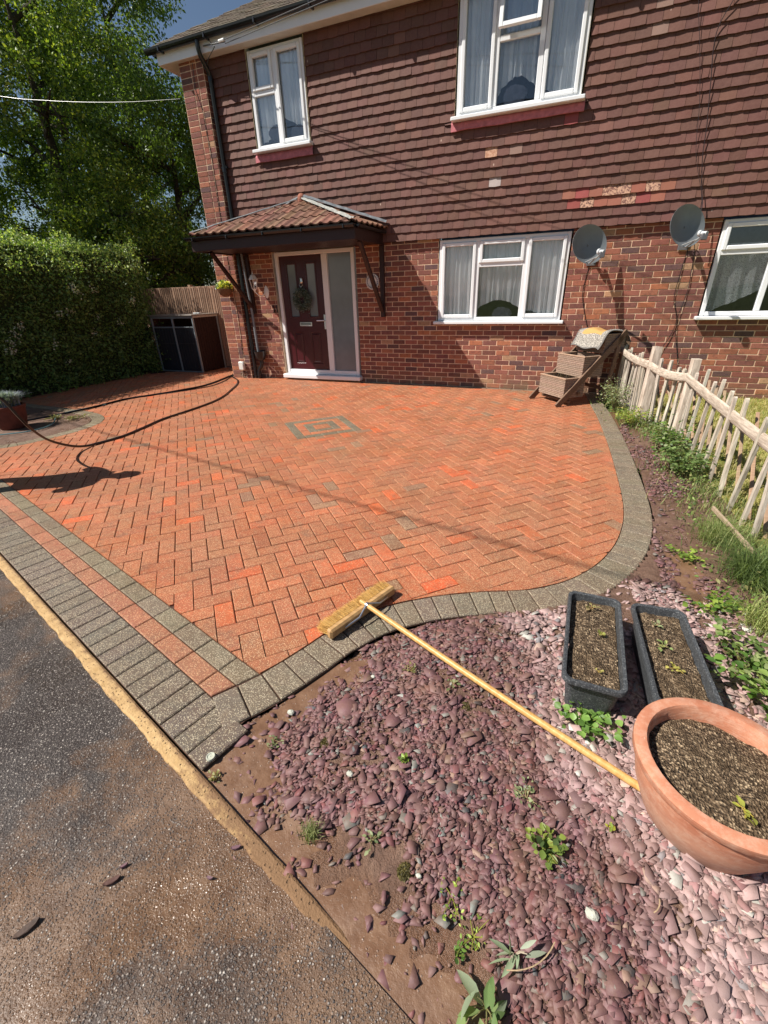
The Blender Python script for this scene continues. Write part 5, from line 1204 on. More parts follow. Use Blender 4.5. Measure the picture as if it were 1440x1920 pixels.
def trough(ctr, lx, ly, h, rot, label):
    t = thing('plastic_trough', ctr, label, 'planting trough', 'speckled grey planting troughs'); M = Matrix.Translation(ctr) @ Matrix.Rotation(rot, 4, 'Z')
    lv = [(.80, 0, .03), (.90, h*.82, .03), (.915, h*.83, .03), (.965, h*.86, .035), (1.0, h*.88, .035), (1.0, h*.97, .035), (.985, h, .035), (.93, h, .03), (.905, h*.985, .03), (.87, h*.72, .03)]
    mb = MB(); vs = []
    for k, z, r_ in lv:
        e = (1-k)*.16
        for (x, y) in rr_ring(lx/2-e, ly/2-e, r_): vs.append(M @ Vector((x, y, z)))
    n = 24; mb.add(vs, [(j*n+i, j*n+(i+1) % n, (j+1)*n+(i+1) % n, (j+1)*n+i) for j in range(len(lv)-1) for i in range(n)], (1, 1, 1)); mb.build('trough_body', MAT['speck'], t, smooth=True, fix=False)
    mb = MB(); vs = []; nx_, ny_ = 22, 46; hx, hy = lx/2-.022, ly/2-.022
    for j in range(ny_+1):
        for i in range(nx_+1):
            x, y = -hx+2*hx*i/nx_, -hy+2*hy*j/ny_; vs.append(M @ Vector((x, y, h*.80+.010*vnoise(x, y, 22, 3+rot)+.007*vnoise(x, y, 70, 5))))
    mb.add(vs, [(j*(nx_+1)+i, j*(nx_+1)+i+1, (j+1)*(nx_+1)+i+1, (j+1)*(nx_+1)+i) for j in range(ny_) for i in range(nx_)]); mb.build('soil', MAT['soil'], t, smooth=True, fix=False); return t
trough((3.105, -6.035, .012), .225, .58, .175, -.02, 'speckled grey plastic trough of dry soil nearest the broom handle')
trough((3.385, -6.035, .016), .215, .58, .175, .06, 'speckled grey plastic trough of soil half behind the terracotta pot')
PT_C = (3.425, -6.555, .0)
t = round_pot('terracotta_pot', PT_C, .225, .255, (1, 1, 1), 'large terracotta pot of dry soil standing on the slate', 'plant pot', .028, 'terracotta', .02)
mb = MB(); n = 46; K = 16; vs = [Vector(PT_C)+Vector((0, 0, .212))]
for k in range(1, K+1):
    for i in range(n):
        th = 2*math.pi*i/n; r_ = .197*k/K; x, y = r_*math.cos(th), r_*math.sin(th); vs.append(Vector(PT_C)+Vector((x, y, .208-.01*(k/K)**3+.010*vnoise(x, y, 26, 2)+.006*vnoise(x, y, 90, 4))))
mb.add(vs, [(0, 1+i, 1+(i+1) % n) for i in range(n)]+[(1+(k-1)*n+i, 1+k*n+i, 1+k*n+(i+1) % n, 1+(k-1)*n+(i+1) % n) for k in range(1, K) for i in range(n)]); mb.build('soil', MAT['soil'], t, smooth=True, fix=False)
mb = MB(); mb.lathe([(.001, .005), (.010, .005), (.012, .0075), (.015, .0075), (.0165, .004), (.0165, 0)], (1.848, -6.962, .0015), 28, (.50, .51, .42)); tag(mb.build('drain_cap', MAT['rough'], loc=(1.848, -6.962, 0), smooth=True), 'small round whitish disc pressed onto the last dark corner block', 'disc')

# ================================================================ plants
def leaf_sprig(V, F, C, base, n, size, col, spread, h, up=.6):
    pass
def leafy(name, loc, label, cat, n, r, h, size, pal, aspect=.75, group=None, stems=6, seed=0, bias=.8, mat='leaf'):
    """low plant: real leaves on short stems"""
    t = thing(name, loc, label, cat, group); R = np.random.default_rng(seed+11); loc = np.array(loc)
    mb = MB(); tips = []
    for k in range(stems):
        th = R.uniform(0, 6.283); rr = r*R.uniform(.3, .95); q = loc+np.array([rr*math.cos(th), rr*math.sin(th), h*R.uniform(.4, 1)]); m = (loc+q)/2+np.array([0, 0, h*.25]); mb.tube([tuple(loc), tuple(m), tuple(q)], [.0018, .0015, .001], 5, (pal[0][0]*.9+.03, pal[0][1]*.7, pal[0][2]*.7)); tips.append((loc, m, q))
    mb.build('stems', MAT['rough'], t, smooth=True)
    vs = []; fs = []; cs = []
    for k in range(n):
        a, m, q = tips[k % stems]; f = R.uniform(.35, 1.05); p = a*(1-f)**2+2*m*f*(1-f)+q*f*f+R.normal(0, 1, 3)*np.array([r*.16, r*.16, h*.08]); p[2] = max(p[2], loc[2]+.004)
        d = R.normal(0, 1, 3); d[2] = abs(d[2])*.25; d[:2] += (p-loc)[:2]/max(r, .01)*1.2; d /= np.linalg.norm(d); nn = np.array([0, 0, 1.])*bias+R.normal(0, .35, 3); nn -= nn@d*d; nn /= np.linalg.norm(nn); s_ = np.cross(d, nn); L = size*R.uniform(.6, 1.25); w = L*aspect*.5
        row = [(0, .0), (.18, .55), (.42, 1.), (.68, .82), (.88, .40), (1., .0)]; o = len(vs); K = len(row); bend = R.uniform(.05, .35)
        for u, ww in row:
            z = -bend*u*u*L*.5; c0 = p+d*L*u+nn*z; vs += [c0-s_*w*ww+nn*w*ww*.35, c0, c0+s_*w*ww+nn*w*ww*.35]
        c = np.array(pal[R.integers(0, len(pal))])*R.uniform(.75, 1.3)
        for j in range(K-1): fs += [(o+j*3, o+j*3+1, o+j*3+4, o+j*3+3), (o+j*3+1, o+j*3+2, o+j*3+5, o+j*3+4)]; cs += [tuple(c)+(1,)]*2
    link_mesh('leaves', np_mesh('leaves', vs, np.array(fs), np.array(cs), [MAT[mat]]), t); return t
G1 = [(.10, .20, .035), (.16, .27, .05), (.07, .14, .03)]; G2 = [(.20, .30, .05), (.32, .42, .07), (.14, .22, .04)]; G3 = [(.22, .26, .12), (.30, .34, .18), (.15, .2, .08)]
def gz(x, y): return bed_height(x, y)
P2 = lambda x, y, dz=.004: (x, y, gz(x, y)+dz)
leafy('bindweed', P2(3.08, -6.36), 'bright green bindweed with rounded leaves at the foot of the near trough', 'weed', 110, .12, .055, .026, [(.13, .24, .05), (.20, .33, .08), (.09, .17, .035)], .9, stems=9, seed=1)
leafy('young_bramble', P2(2.98, -6.84), 'green toothed leaved seedling in the middle of the slate', 'weed', 60, .065, .045, .022, [(.14, .20, .045), (.24, .30, .06), (.09, .14, .045)], .8, stems=7, seed=2)
t = leafy('foxglove', P2(2.885, -7.21), 'felty silver green rosette plant at the bottom edge of the slate', 'plant', 15, .06, .05, .068, [(.22, .30, .12), (.40, .48, .32), (.13, .20, .07)], .40, stems=6, seed=3, bias=.5)
leafy('foxglove', P2(2.93, -7.10), 'pale narrow leaved silver plant just above the felty rosette', 'plant', 8, .035, .06, .055, [(.42, .48, .36), (.30, .38, .24)], .24, stems=4, seed=4, bias=.4)
spots = [((1.91, -7.01), 'olive tuft of weed beside the whitish disc at the kerb end', 26, .028, .03, .014, [(.22, .20, .07), (.30, .28, .10), (.14, .13, .05)]),
 ((2.03, -6.83), 'thin mossy weed at the edge of the brown puddle', 22, .030, .03, .014, G3), ((2.52, -6.74), 'tiny bright green weed standing alone amid purple slate', 22, .022, .028, .016, G2),
 ((2.50, -7.00), 'pale weed beside a muddy hollow', 16, .024, .02, .015, G3), ((2.92, -6.71), 'sprawling pale green weed on mid slate', 40, .055, .03, .014, G3),
 ((3.16, -6.70), 'small yellow green seedling below the pot', 10, .02, .03, .016, [(.40, .44, .06), (.22, .30, .06)]), ((2.39, -6.34), 'grassy olive clump nearest the broom head', 30, .045, .035, .013, [(.20, .20, .07), (.30, .28, .12)]),
 ((2.59, -6.35), 'small two leaved weed under the broom handle', 8, .03, .02, .02, G3), ((2.76, -7.04), 'fine green seedlings on the wet mud', 34, .06, .018, .010, G2), ((2.83, -7.10), 'scattered clover like seedlings by the lower mud', 30, .06, .015, .010, G2), ((2.80, -7.15), 'dark little weed in the mud near the rosette plant', 20, .03, .02, .012, G1)]
for (xy, lab, n, r, h, sz, pal) in spots: leafy('weed', P2(*xy), lab, 'weed', n, r, h, sz, pal, .6, 'weeds in the slate', 6, int(xy[0]*100))
# moss cushions
for (x, y, r, lab) in ((2.21, -6.76, .030, 'brown green moss cushion by the mud in the slate'), (2.66, -6.42, .022, 'small moss cushion below the broom handle'), (2.62, -7.03, .026, 'round moss cushion beside the pale pebble')):
    n = 1600; u = rng.normal(size=(n, 3)); u /= np.linalg.norm(u, axis=1, keepdims=True); u[:, 2] = np.abs(u[:, 2])*.55; P = np.array(P2(x, y, -.002))+u*r*rng.uniform(.6, 1, (n, 1)); V, F, C = leaves(P, .006, pick([(.13, .11, .035), (.20, .16, .05), (.08, .07, .03)], n), bias=1); o = inst('moss', V, F, C, MAT['dull'], loc=P2(x, y)); tag(o, lab, 'moss', 'moss cushions')
def tuft(name, loc, label, cat, n, r, h, w, pal, lean=.8, group=None):
    P = np.array(loc)+np.c_[rng.normal(0, r, n), rng.normal(0, r, n), np.zeros(n)]; V, F4, F3, _ = blades(P, h, w, None, lean); c = pick(pal, n)
    return tag(link_mesh(name, np_mesh(name, V, [F4, F3], np.r_[c, c], [MAT['dull']]), loc=loc), label, cat, group)
tuft('grass_tuft', P2(2.31, -7.04), 'spiky grass tuft on the muddy margin of the slate', 'grass tuft', 150, .014, .045, .0022, [(.22, .26, .10), (.32, .33, .14), (.14, .17, .06)], .7)
tuft('grass_tuft', P2(3.97, -5.05, 0), 'long dark green grass clump spilling over the bed by the pickets', 'grass tuft', 900, .06, .20, .0035, [(.10, .155, .045), (.16, .22, .06), (.07, .11, .03)], 1.5)
tuft('grass_tuft', P2(3.90, -4.62, 0), 'yellow green grass clump over the loose board', 'grass tuft', 500, .06, .15, .0035, [(.18, .24, .07), (.28, .31, .12)], 1.3)
tuft('grass_tuft', P2(3.88, -5.50, 0), 'arching pale grass clump behind the second trough', 'grass tuft', 260, .05, .16, .0035, [(.24, .30, .08), (.36, .38, .14)], 1.4)
# seedlings in the troughs and pot
sd_i = 0
for (x, y, z, lab, n, r, h, sz, pal) in ((3.10, -5.83, .16, 'wilted curled seedling near the far end of the nearer trough', 8, .022, .02, .020, [(.34, .30, .12), (.26, .20, .10)]), (3.13, -6.00, .16, 'small yellowing seedling in the middle of the nearer trough', 8, .02, .02, .016, [(.34, .36, .10)]), (3.12, -6.22, .16, 'pair of tiny yellow seedlings close to the near rim of the first trough', 6, .015, .015, .014, [(.36, .32, .10)]),
   (3.35, -5.86, .16, 'pale seedling with curled leaves at the top of the second trough', 8, .022, .02, .020, [(.34, .38, .20)]), (3.36, -5.99, .16, 'green seedling cluster in the second trough', 12, .025, .02, .018, [(.26, .34, .12), (.36, .38, .14)]), (3.40, -6.10, .16, 'yellow leaved seedling row in the second trough', 14, .035, .018, .016, [(.42, .40, .10), (.5, .44, .12)]),
   (3.56, -6.60, .21, 'young fern like plant in the terracotta pot', 16, .05, .06, .035, [(.20, .32, .05), (.36, .44, .08)]), (3.46, -6.66, .21, 'yellow green sprig low in the terracotta pot', 8, .03, .02, .02, [(.40, .42, .08)])):
    leafy('seedling', (x, y, z), lab, 'seedling', n, r, h, sz, pal, .7, 'seedlings in the containers', 4, 60+sd_i); sd_i += 1
# brambles right of the troughs, by the fence
leafy('bramble', P2(3.72, -5.82, 0), 'bramble clump with pale green leaves beside the second trough', 'bramble', 190, .20, .17, .034, [(.13, .21, .05), (.22, .30, .09), (.30, .35, .15), (.08, .14, .035)], .75, stems=12, seed=31)
leafy('bramble', P2(3.80, -6.05, 0), 'leafy bramble nearest the terracotta pot', 'bramble', 210, .22, .16, .036, G1+[(.22, .30, .08)], .75, stems=12, seed=32)
leafy('bramble', P2(3.70, -5.40, 0), 'low ivy like weed patch between the puddle and the pickets', 'bramble', 130, .16, .07, .026, G2+G1, .8, stems=9, seed=33)
leafy('bramble', P2(3.68, -4.86, 0), 'bright trailing weed crossing onto the paving edge', 'bramble', 90, .15, .05, .024, G2, .7, stems=8, seed=34)
leafy('shrub', P2(3.48, -1.05, 0), 'pale grey green shrub beside the planter and first post', 'shrub', 900, .28, .42, .026, [(.26, .30, .16), (.38, .42, .24), (.15, .20, .08)], .45, stems=34, seed=35, bias=.4)
leafy('shrub', P2(3.60, -1.85, 0), 'yellow green weed mound at the foot of the leaning post', 'shrub', 420, .22, .22, .03, G2+[(.36, .30, .10)], .5, stems=22, seed=36)
leafy('shrub', P2(3.84, -2.75, 0), 'ivy clad weed mound against the pickets', 'shrub', 520, .26, .30, .036, G1+G3, .7, stems=24, seed=37)
leafy('shrub', P2(3.88, -3.45, 0), 'dark leaved weed mound nearest the middle of the fence', 'shrub', 480, .25, .26, .036, [(.13, .2, .06), (.2, .28, .10), (.08, .13, .04)], .7, stems=22, seed=38)
# verge cover: weeds and grass nobody could count
n = 9000; s_ = rng.uniform(.3, LF[-1], n); P = np.array([tuple(fpt(x)) for x in s_]); off = rng.normal(-.12, .13, n); P[:, 0] += off; P[:, 0] = np.maximum(P[:, 0], 3.50+.0*P[:, 0]); keep = rng.random(n) < np.clip(.35+.5*np.array([vnoise(p[0], p[1], 2.2, 6) for p in P])+(P[:, 0] > 3.9)*.4, 0.05, 1)
P = P[keep]; P[:, 2] = [bed_height(p[0], p[1])-.005 for p in P]; V, F4, F3, _ = blades(P, .11, .0045, None, 1.1); c = pick([(.14, .20, .05), (.24, .30, .09), (.32, .31, .14), (.09, .14, .04)], len(P))
n2 = 5200; s_ = rng.uniform(.3, LF[-1], n2); Q = np.array([tuple(fpt(x)) for x in s_]); Q[:, 0] += rng.normal(-.13, .13, n2); Q = Q[np.array([vnoise(p[0], p[1], 3., 8) > -.12 for p in Q])]; Q[:, 2] = [bed_height(p[0], p[1])+abs(rng.normal(0, .045)) for p in Q]
V2, F2, C2 = leaves(Q, .026, pick([(.15, .23, .06), (.26, .34, .10), (.09, .15, .04), (.32, .30, .12)], len(Q)), bias=1.)
VV = np.r_[V, V2]; o = link_mesh('verge_weeds', np_mesh('verge_weeds', VV, [F4, F3, F2+len(V)], np.r_[c, c, C2], [MAT['dull']])); tag(o, 'low weeds and grass growing along the foot of the fence', 'weeds', kind='stuff')
# fallen leaves, twigs on the slate
for k, (x, y, a, l, lab) in enumerate(((3.02, -7.05, 1.9, .14, 'long curved pale straw stalk on the lower slate'), (3.06, -7.18, .3, .05, 'short brown twig on the slate near the foxglove'), (3.27, -6.86, 1.5, .04, 'short grey twig on the dry slate below the pot'))):
    mb = MB(); z = bed_height(x, y)+.03; pts = [(x+math.cos(a+.5*f)*l*f, y-math.sin(a+.5*f)*l*f, z) for f in np.linspace(0, 1, 8)]; mb.tube(pts, .0016, 5, (.42, .30, .18)); tag(mb.build('twig', MAT['rough'], loc=(x, y, z)), lab, 'twig')
for k, (x, y, l, a, c, lab) in enumerate(((1.84, -7.36, .045, .9, (.05, .02, .02), 'dark bark scrap on the road, the larger one'), (1.72, -7.52, .06, 1.2, (.04, .035, .03), 'thin black bark sliver near the bottom corner of the road'), (2.12, -7.16, .03, .6, (.14, .07, .10), 'purple slate flake washed onto the road'), (1.84, -7.32, .022, 1.0, (.15, .08, .11), 'purple slate flake beside the larger bark scrap'), (2.10, -7.25, .02, .2, (.17, .10, .13), 'small shiny slate flake on the muddy road'))):
    mb = MB(); M = Matrix.Translation((x, y, -.008)) @ Matrix.Rotation(a, 4, 'Z'); vs = [M @ Vector((l*.5*math.cos(th)*(1+.2*math.sin(3*th)), l*.18*math.sin(th), z+.002*math.cos(th*2))) for z in (0, .007) for th in np.linspace(0, 2*math.pi, 9)[:-1]]
    mb.add(vs, [tuple(range(8))[::-1], tuple(range(8, 16))]+[(i, (i+1) % 8, 8+(i+1) % 8, 8+i) for i in range(8)], c+(.1,)); tag(mb.build('flake', MAT['slate'], loc=(x, y, 0)), lab, 'flake', 'loose flakes on the road')
for (x, y, r, lab) in ((2.35, -6.84, .014, 'light grey angular stone in the muddy slate'), (2.66, -7.03, .009, 'small pale rounded pebble by the moss cushion'), (3.11, -6.95, .019, 'greenish white stone on the lower slate'), (2.25, -6.41, .011, 'cream stone chip near the paving curve'), (2.01, -6.69, .016, 'greenish slab of stone lying at the puddle margin')):
    mb = MB(); vs = []; z = bed_height(x, y)+.012
    for k in range(6):
        for i in range(8):
            th = 2*math.pi*i/8; ph = math.pi*(k+.5)/6; q = r*(1+.3*vnoise(i, k, 1.1, x*9)); vs.append((x+q*math.sin(ph)*math.cos(th), y+q*.75*math.sin(ph)*math.sin(th), z+q*.6*math.cos(ph)))
    mb.add(vs, [(k*8+i, k*8+(i+1) % 8, k*8+8+(i+1) % 8, k*8+8+i) for k in range(5) for i in range(8)]+[tuple(range(8)), tuple(range(40, 48))[::-1]], (.45, .45, .38)); tag(mb.build('stone', MAT['rough'], loc=(x, y, z)), lab, 'stone', 'pale stones in the slate')
# neighbour's lawn
mb = MB(); mb.add([(4.2, -9, .014), (14, -9, .02), (14, -.0, .02), (3.64, -.0, .014), (4.03, -2.2, .014), (4.10, -5, .014)], [(0, 1, 2, 3, 4, 5)]); MAT['lawn'] = simple('lawn_ground', (.30, .27, .09), .95, 5, .45, .01, 60, .1); tag(mb.build('lawn', MAT['lawn'], fix=False), kind='structure')
n = 52000; P = np.c_[4.0+rng.beta(1, 2.2, n)*4.2, rng.uniform(-6.5, -.02, n), np.full(n, .016)]; k = np.array([pip(p[0], p[1], [(4.0, -9), (14, -9), (14, 0), (3.72, 0), (4.1, -2.2)]) for p in P]); P = P[k]
V, F4, F3, _ = blades(P, .042, .0055, None, 1.2); c = pick([(.36, .34, .10), (.42, .36, .14), (.22, .28, .06), (.50, .43, .20)], len(P)); o = link_mesh('lawn_grass', np_mesh('lawn_grass', V, [F4, F3], np.r_[c, c], [MAT['dull']])); tag(o, 'sunlit yellow green lawn grass behind the picket fence', 'lawn grass', kind='stuff')
tuft('grass_tuft', (4.85, -.10, .0), 'small dark grass tuft against the brick wall on the lawn', 'grass tuft', 260, .07, .12, .005, [(.10, .15, .05), (.18, .24, .07)], 1.1)
leafy('weed', (3.58, -.62, .02), 'pale leaved weed in the shade behind the planter', 'weed', 26, .14, .30, .05, [(.34, .30, .30), (.24, .24, .2)], .5, stems=6, seed=71)
for (x, y, r, lab) in ((-3.62, -3.62, .16, 'mossy weed mat on the tip of the island bed'), (-3.95, -3.72, .12, 'low mossy weed beside the flower pot')):
    leafy('weed', (x, y, .0), lab, 'weed', 150, r, .04, .03, [(.14, .13, .05), (.22, .22, .08)], .6, 'weeds on the island bed', 14, int(abs(x)*10))

# hedge -------------------------------------------------------------
t = thing('hedge', (-6.9, -2.3, 0), 'tall dense mixed hedge with white flowers along the drive', 'hedge')
mb = MB(); Y0, Y1, XH, HT = -6.6, .35, -6.18, 2.35; ny_, nz_ = 60, 18; vs = []
prof = [(0, -.02), (0, 2.15), (-.25, 2.36), (-1.3, 2.38), (-1.6, 1.9), (-1.6, 0)]; pr = smooth_path(prof, 5)
for i in range(ny_+1):
    y = Y0+(Y1-Y0)*i/ny_
    for p in pr: vs.append((XH-.12+p[0]+.10*vnoise(y, p[1], 1.4, 2), y, p[1]*(1+.03*vnoise(y, p[0], 1.0, 4))))
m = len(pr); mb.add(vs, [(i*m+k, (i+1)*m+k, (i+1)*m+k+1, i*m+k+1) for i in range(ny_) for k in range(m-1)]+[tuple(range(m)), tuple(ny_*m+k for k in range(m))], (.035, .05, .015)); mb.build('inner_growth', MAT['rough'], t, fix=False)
def hedge_pts(n):
    a = rng.random(n); y = rng.uniform(Y0, Y1+.12, n); z = rng.uniform(0.0, 2.42, n); x = np.full(n, XH); top = a > .62; end = a > .95
    x = XH+.08+rng.normal(0, .13, n)+(rng.random(n) < .06)*rng.uniform(0, .22, n); cl = np.array([vnoise(yy, zz, 1.6, 3)*.26+vnoise(yy, zz, 5, 7)*.15 for yy, zz in zip(y, z)]); x += cl; x -= np.clip(z-2.1, 0, 1)**1.3*1.2
    x[top] = XH-rng.random(top.sum())*1.6+.1; z[top] = 2.42+rng.normal(0, .07, top.sum())+np.array([vnoise(xx, yy, 2, 5)*.16+max(0, vnoise(xx, yy, 5, 8))*.22 for xx, yy in zip(x[top], y[top])]); z[top] -= np.clip(XH-x[top]-1.2, 0, 1)*.4
    y[end] = Y1+rng.normal(0, .08, end.sum()); z[end] = rng.uniform(0, 2.2, end.sum())
    return np.c_[x, y, np.maximum(z, .02)]
P = hedge_pts(62000); hz = P[:, 2]; cols = pick([(.115, .20, .055), (.16, .26, .07), (.075, .135, .038), (.25, .36, .12)], len(P)); q = rng.random(len(P)); hi = (hz > 2.0) & (q < .5); cols[hi, :3] = np.array([(.42, .50, .20)])*rng.uniform(.6, 1.3, (hi.sum(), 1));  # half the upper leaves paler: sunlight on the hedge top put into leaf colour
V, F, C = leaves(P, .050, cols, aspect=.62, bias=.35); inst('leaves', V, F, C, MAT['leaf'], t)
fl = []
for (y, z) in ((-2.75, 1.05), (-2.6, 1.15), (-2.9, .95), (-1.6, 1.75), (-1.5, 1.65), (-1.9, 1.3), (-1.7, 1.35), (-1.1, 1.25), (-2.2, .85), (-1.3, .95), (-.7, 1.1), (-2.0, .55), (-2.95, .8), (-.4, 1.5), (-1.0, 1.7)):
    k = rng.integers(10, 34); fl.append(np.c_[XH+.24+rng.normal(0, .03, k)+vnoise(y, z, 1.6, 3)*.26+.12, y+rng.normal(0, .045, k), z+rng.normal(0, .04, k)])
fl = np.concatenate(fl); V, F, C = leaves(fl, .030, pick([(.62, .62, .52)], len(fl)), aspect=.9, bias=.2); inst('blossom', V, F, C, MAT['leaf'], t)

# trees -------------------------------------------------------------
def tree(loc, h, spread, nleaf, leaf, pal, label, seed, zmin=.15, clump=.9, droop=None, trunk_r=.18, limbs=9, layers=46):
    t = thing('tree', loc, label, 'tree', 'trees beyond the hedge'); R = random.Random(seed); base = Vector(loc); mb = MB(); clumps = []
    top = base+Vector((R.uniform(-.4, .4), R.uniform(-.4, .4), h*.85)); tr = [base.lerp(top, f)+Vector((R.uniform(-.12, .12), R.uniform(-.12, .12), 0)) for f in (0, .2, .4, .6, .8, 1)]
    mb.tube(tr, [trunk_r*1.25, trunk_r, trunk_r*.8, trunk_r*.55, trunk_r*.32, .03], 9, (.07, .055, .04))
    for i in range(limbs):
        f = zmin+.1+(.88-zmin)*i/limbs; a = base.lerp(top, f); th = i*2.4+R.uniform(-.5, .5); L = spread*(1.05-.55*abs(f-.4))*R.uniform(.75, 1.1); d = Vector((math.cos(th), math.sin(th), R.uniform(.15, .7))); b = a+d*L*.5; c = a+d*L+Vector((0, 0, -.1*L)); mb.tube([a, b, c], [trunk_r*.42, trunk_r*.25, .015], 6, (.06, .048, .036))
        for k in range(5):
            p = a.lerp(c, R.uniform(.35, 1)); dd = Vector((R.gauss(0, 1), R.gauss(0, 1), R.gauss(.2, .7))).normalized()*L*R.uniform(.25, .5); mb.tube([p, p+dd*.5+Vector((0, 0, .05)), p+dd], [.025, .015, .006], 5, (.06, .048, .036)); clumps.append((p+dd, R.uniform(.35, .75)*clump))
    mb.build('trunk', MAT['bark'], t, smooth=True, fix=False)
    while len(clumps) < layers*3:
        th = R.uniform(0, 6.283); z = R.uniform(zmin, 1); rr = spread*math.sqrt(R.random())*math.sin(math.pi*min(1, (z-zmin*.4)/(1.12-zmin*.4)))**.55; p = base+Vector((rr*math.cos(th), rr*math.sin(th), z*h)); clumps.append((p, R.uniform(.35, .8)*clump))
    K = len(clumps); w = np.array([c[1]**2 for c in clumps]); w /= w.sum(); idx = rng.choice(K, nleaf, p=w); cc = np.array([tuple(c[0]) for c in clumps])[idx]; rad = np.array([c[1] for c in clumps])[idx][:, None]; u = rng.normal(size=(nleaf, 3)); u /= np.linalg.norm(u, axis=1, keepdims=True)
    P = cc+u*rad*(rng.random((nleaf, 1))**.42)*np.array([1, 1, .72]); P = P[P[:, 2] > .1]
    tint = np.random.default_rng(seed).uniform(.72, 1.25, K)[idx][:len(P)]; cols = pick(pal, len(P), .25); cols[:, :3] *= tint[:, None]
    V, F, C = leaves(P, leaf, cols, aspect=.55, bias=.2, droop=droop); inst('crown', V, F, C, MAT['leaf'], t); return t
DK = [(.115, .18, .034), (.16, .24, .045), (.075, .12, .026)]; LT = [(.25, .33, .05), (.36, .42, .07), (.15, .22, .04)]
tree((-10.0, 2.2, 0), 9.5, 2.3, 46000, .085, DK+[LT[1]], 'tall dark leaved tree directly over the hedge', 41, .12)
tree((-13.2, -1.0, 0), 10.5, 2.7, 44000, .10, LT+DK, 'tall yellow green tree at the far end of the hedge', 42, .15)
tree((-7.9, 4.0, 0), 6.9, 2.1, 38000, .09, DK, 'dark broad tree directly behind the board fence', 43, .05)
tree((-12.0, 4.2, 0), 12.5, 2.6, 46000, .10, DK+LT, 'tallest tree rising in the middle of the group', 44, .15)
tree((-11.6, 6.4, 0), 12.0, 1.9, 26000, .10, DK+LT[:1], 'slender tree with hanging twigs close to the roof corner', 45, .1, .8, -.6)
tree((-15.5, 1.5, 0), 11.5, 3.2, 40000, .12, LT+DK, 'pale tree farthest back between the others', 46, .1)
tree((-8.2, 1.9, 0), 4.4, 1.6, 22000, .07, LT+DK, 'low bushy tree at the right hand end of the hedge', 47, .02, .8)
tree((-10.2, -2.0, 0), 5.4, 1.9, 26000, .08, DK+LT[:1], 'medium tree hugging the back of the hedge', 48, .05, .9)
tree((-14.5, 8.0, 0), 10.0, 3.2, 34000, .13, DK, 'dark backdrop tree behind the tallest one', 49, .02)
tree((-5.2, 13.0, 0), 12.6, .9, 2200, .10, LT, 'light green tree peeping over the house roof', 50, .3)

# person holding the hose, just outside the picture; the shadow falls on the drive
t = thing('person', (-2.30, -5.86, 0), 'person in dark work clothes holding the hose, seen by the shadow on the drive', 'person')
def skin_mesh(nodes, edges, sub=2):
    me = bpy.data.meshes.new('body'); me.from_pydata([n[0] for n in nodes], edges, []); o = bpy.data.objects.new('body', me); COL.objects.link(o)
    md = o.modifiers.new('s', 'SKIN'); md.use_smooth_shade = True
    for i, nd in enumerate(nodes): sv = me.skin_vertices[0].data[i]; sv.radius = nd[1]; sv.use_root = (i == 0)
    m2 = o.modifiers.new('u', 'SUBSURF'); m2.levels = m2.render_levels = sub
    dg = bpy.context.evaluated_depsgraph_get(); new = bpy.data.meshes.new_from_object(o.evaluated_get(dg)); bpy.data.objects.remove(o); return new
bx, by = -2.34, -5.88; fw = Vector((.62, .42, 0)).normalized(); rt = Vector((fw.y, -fw.x, 0))
def Q(f, r_, z): return tuple(Vector((bx, by, 0))+fw*f+rt*r_+Vector((0, 0, z)))
nodes = [(Q(0, 0, .95), (.17, .14)), (Q(.03, 0, 1.12), (.17, .15)), (Q(.08, 0, 1.32), (.20, .15)), (Q(.12, 0, 1.46), (.10, .09)), (Q(.15, 0, 1.53), (.055, .055)), (Q(.19, 0, 1.60), (.085, .09)), (Q(.20, 0, 1.70), (.085, .09)), (Q(.19, 0, 1.77), (.05, .05)),
 (Q(0, .10, .90), (.09, .09)), (Q(.04, .14, .50), (.065, .065)), (Q(-.02, .16, .11), (.045, .045)), (Q(.12, .18, .05), (.045, .04)), (Q(0, -.10, .90), (.09, .09)), (Q(.10, -.14, .50), (.065, .065)), (Q(.10, -.16, .11), (.045, .045)), (Q(.24, -.18, .05), (.045, .04)),
 (Q(.10, .20, 1.42), (.075, .075)), (Q(.16, .28, 1.16), (.06, .06)), (Q(.40, .20, 1.06), (.045, .045)), (Q(.47, .15, 1.04), (.03, .02)),
 (Q(.10, -.20, 1.42), (.075, .075)), (Q(.20, -.28, 1.18), (.06, .06)), (Q(.48, -.12, 1.08), (.045, .045)), (Q(.55, -.08, 1.05), (.03, .02))]
edges = [(0, 1), (1, 2), (2, 3), (3, 4), (4, 5), (5, 6), (6, 7), (0, 8), (8, 9), (9, 10), (10, 11), (0, 12), (12, 13), (13, 14), (14, 15), (2, 16), (16, 17), (17, 18), (18, 19), (2, 20), (20, 21), (21, 22), (22, 23)]
base_i = 19
for hand in (19, 23):
    hp = Vector(nodes[hand][0])
    for k, (dr, L) in enumerate(((-.028, .07), (-.010, .08), (.010, .076), (.026, .06))):
        i0 = len(nodes); nodes += [(tuple(hp+rt*dr+fw*.03+Vector((0, 0, .0))), (.010, .010)), (tuple(hp+rt*dr+fw*(.03+L*.5)+Vector((0, 0, -.015))), (.009, .009)), (tuple(hp+rt*dr+fw*(.03+L*.55)+Vector((0, 0, -.045))), (.008, .008))]; edges += [(hand, i0), (i0, i0+1), (i0+1, i0+2)]
    i0 = len(nodes); nodes += [(tuple(hp+rt*.04+fw*.0+Vector((0, 0, -.01))), (.011, .011)), (tuple(hp+rt*.045+fw*.035+Vector((0, 0, -.035))), (.009, .009))]; edges += [(hand, i0), (i0, i0+1)]
me = skin_mesh(nodes, edges)
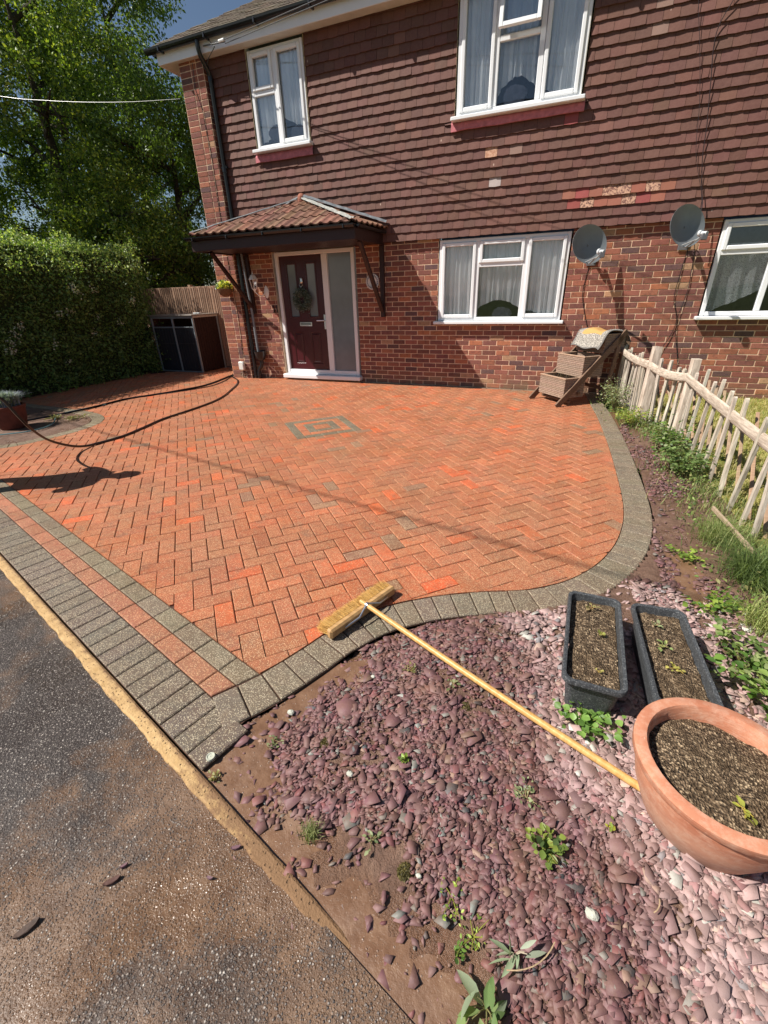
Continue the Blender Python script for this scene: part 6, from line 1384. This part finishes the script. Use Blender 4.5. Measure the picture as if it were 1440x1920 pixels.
nf = len(me.polygons); cen = np.zeros(nf*3, np.float32); me.polygons.foreach_get('center', cen); cen = cen.reshape(-1, 3); fx = (cen[:, 0]-bx)*fw.x+(cen[:, 1]-by)*fw.y
cols = np.tile(np.array([.03, .05, .10, 1.]), (nf, 1)); cols[cen[:, 2] < .98] = (.02, .022, .03, 1); cols[cen[:, 2] < .10] = (.03, .025, .02, 1); cols[cen[:, 2] > 1.50] = (.50, .28, .20, 1); cols[(fx > .40) & (cen[:, 2] > .9) & (cen[:, 2] < 1.2)] = (.50, .28, .20, 1)
face_col(me, cols); me.materials.clear(); me.materials.append(MAT['meshm'])
me.polygons.foreach_set('use_smooth', np.ones(nf, bool)); link_mesh('body', me, t)
mb = MB(); hc = Vector(Q(.185, 0, 1.70)); vs = []
for k in range(9):
    ph = math.pi*.56*k/8
    for i in range(16): th = 2*math.pi*i/16; vs.append(hc+fw*(.098*math.sin(ph)*math.cos(th)-.01)+rt*(.096*math.sin(ph)*math.sin(th))+Vector((0, 0, .118*math.cos(ph))))
mb.add(vs, [(k*16+i, k*16+(i+1) % 16, (k+1)*16+(i+1) % 16, (k+1)*16+i) for k in range(8) for i in range(16)], (.04, .025, .015)); mb.build('hair', MAT['meshm'], t, smooth=True)
mb = MB()
for s_ in (-1, 1):
    mb.lathe([(.001, .012), (.009, .006), (.012, 0), (.009, -.006), (.001, -.012)], Vector(Q(.275, .032*s_, 1.685)), 10, (.7, .7, .68)); mb.lathe([(.001, .006), (.005, .0), (.001, -.006)], Vector(Q(.285, .032*s_, 1.685)), 8, (.03, .02, .01))
    mb.lathe([(.001, .03), (.012, .02), (.016, 0), (.010, -.025), (.001, -.03)], Vector(Q(.185, .092*s_, 1.66)), 10, (.48, .27, .2))
mb.tube([Q(.275, 0, 1.69), Q(.297, 0, 1.655), Q(.285, 0, 1.645)], [.008, .014, .008], 8, (.5, .28, .2)); mb.tube([Q(.272, -.025, 1.615), Q(.284, 0, 1.613), Q(.272, .025, 1.615)], [.004, .007, .004], 8, (.40, .14, .12)); mb.build('face_features', MAT['meshm'], t, smooth=True)
bpy.context.view_layer.update()
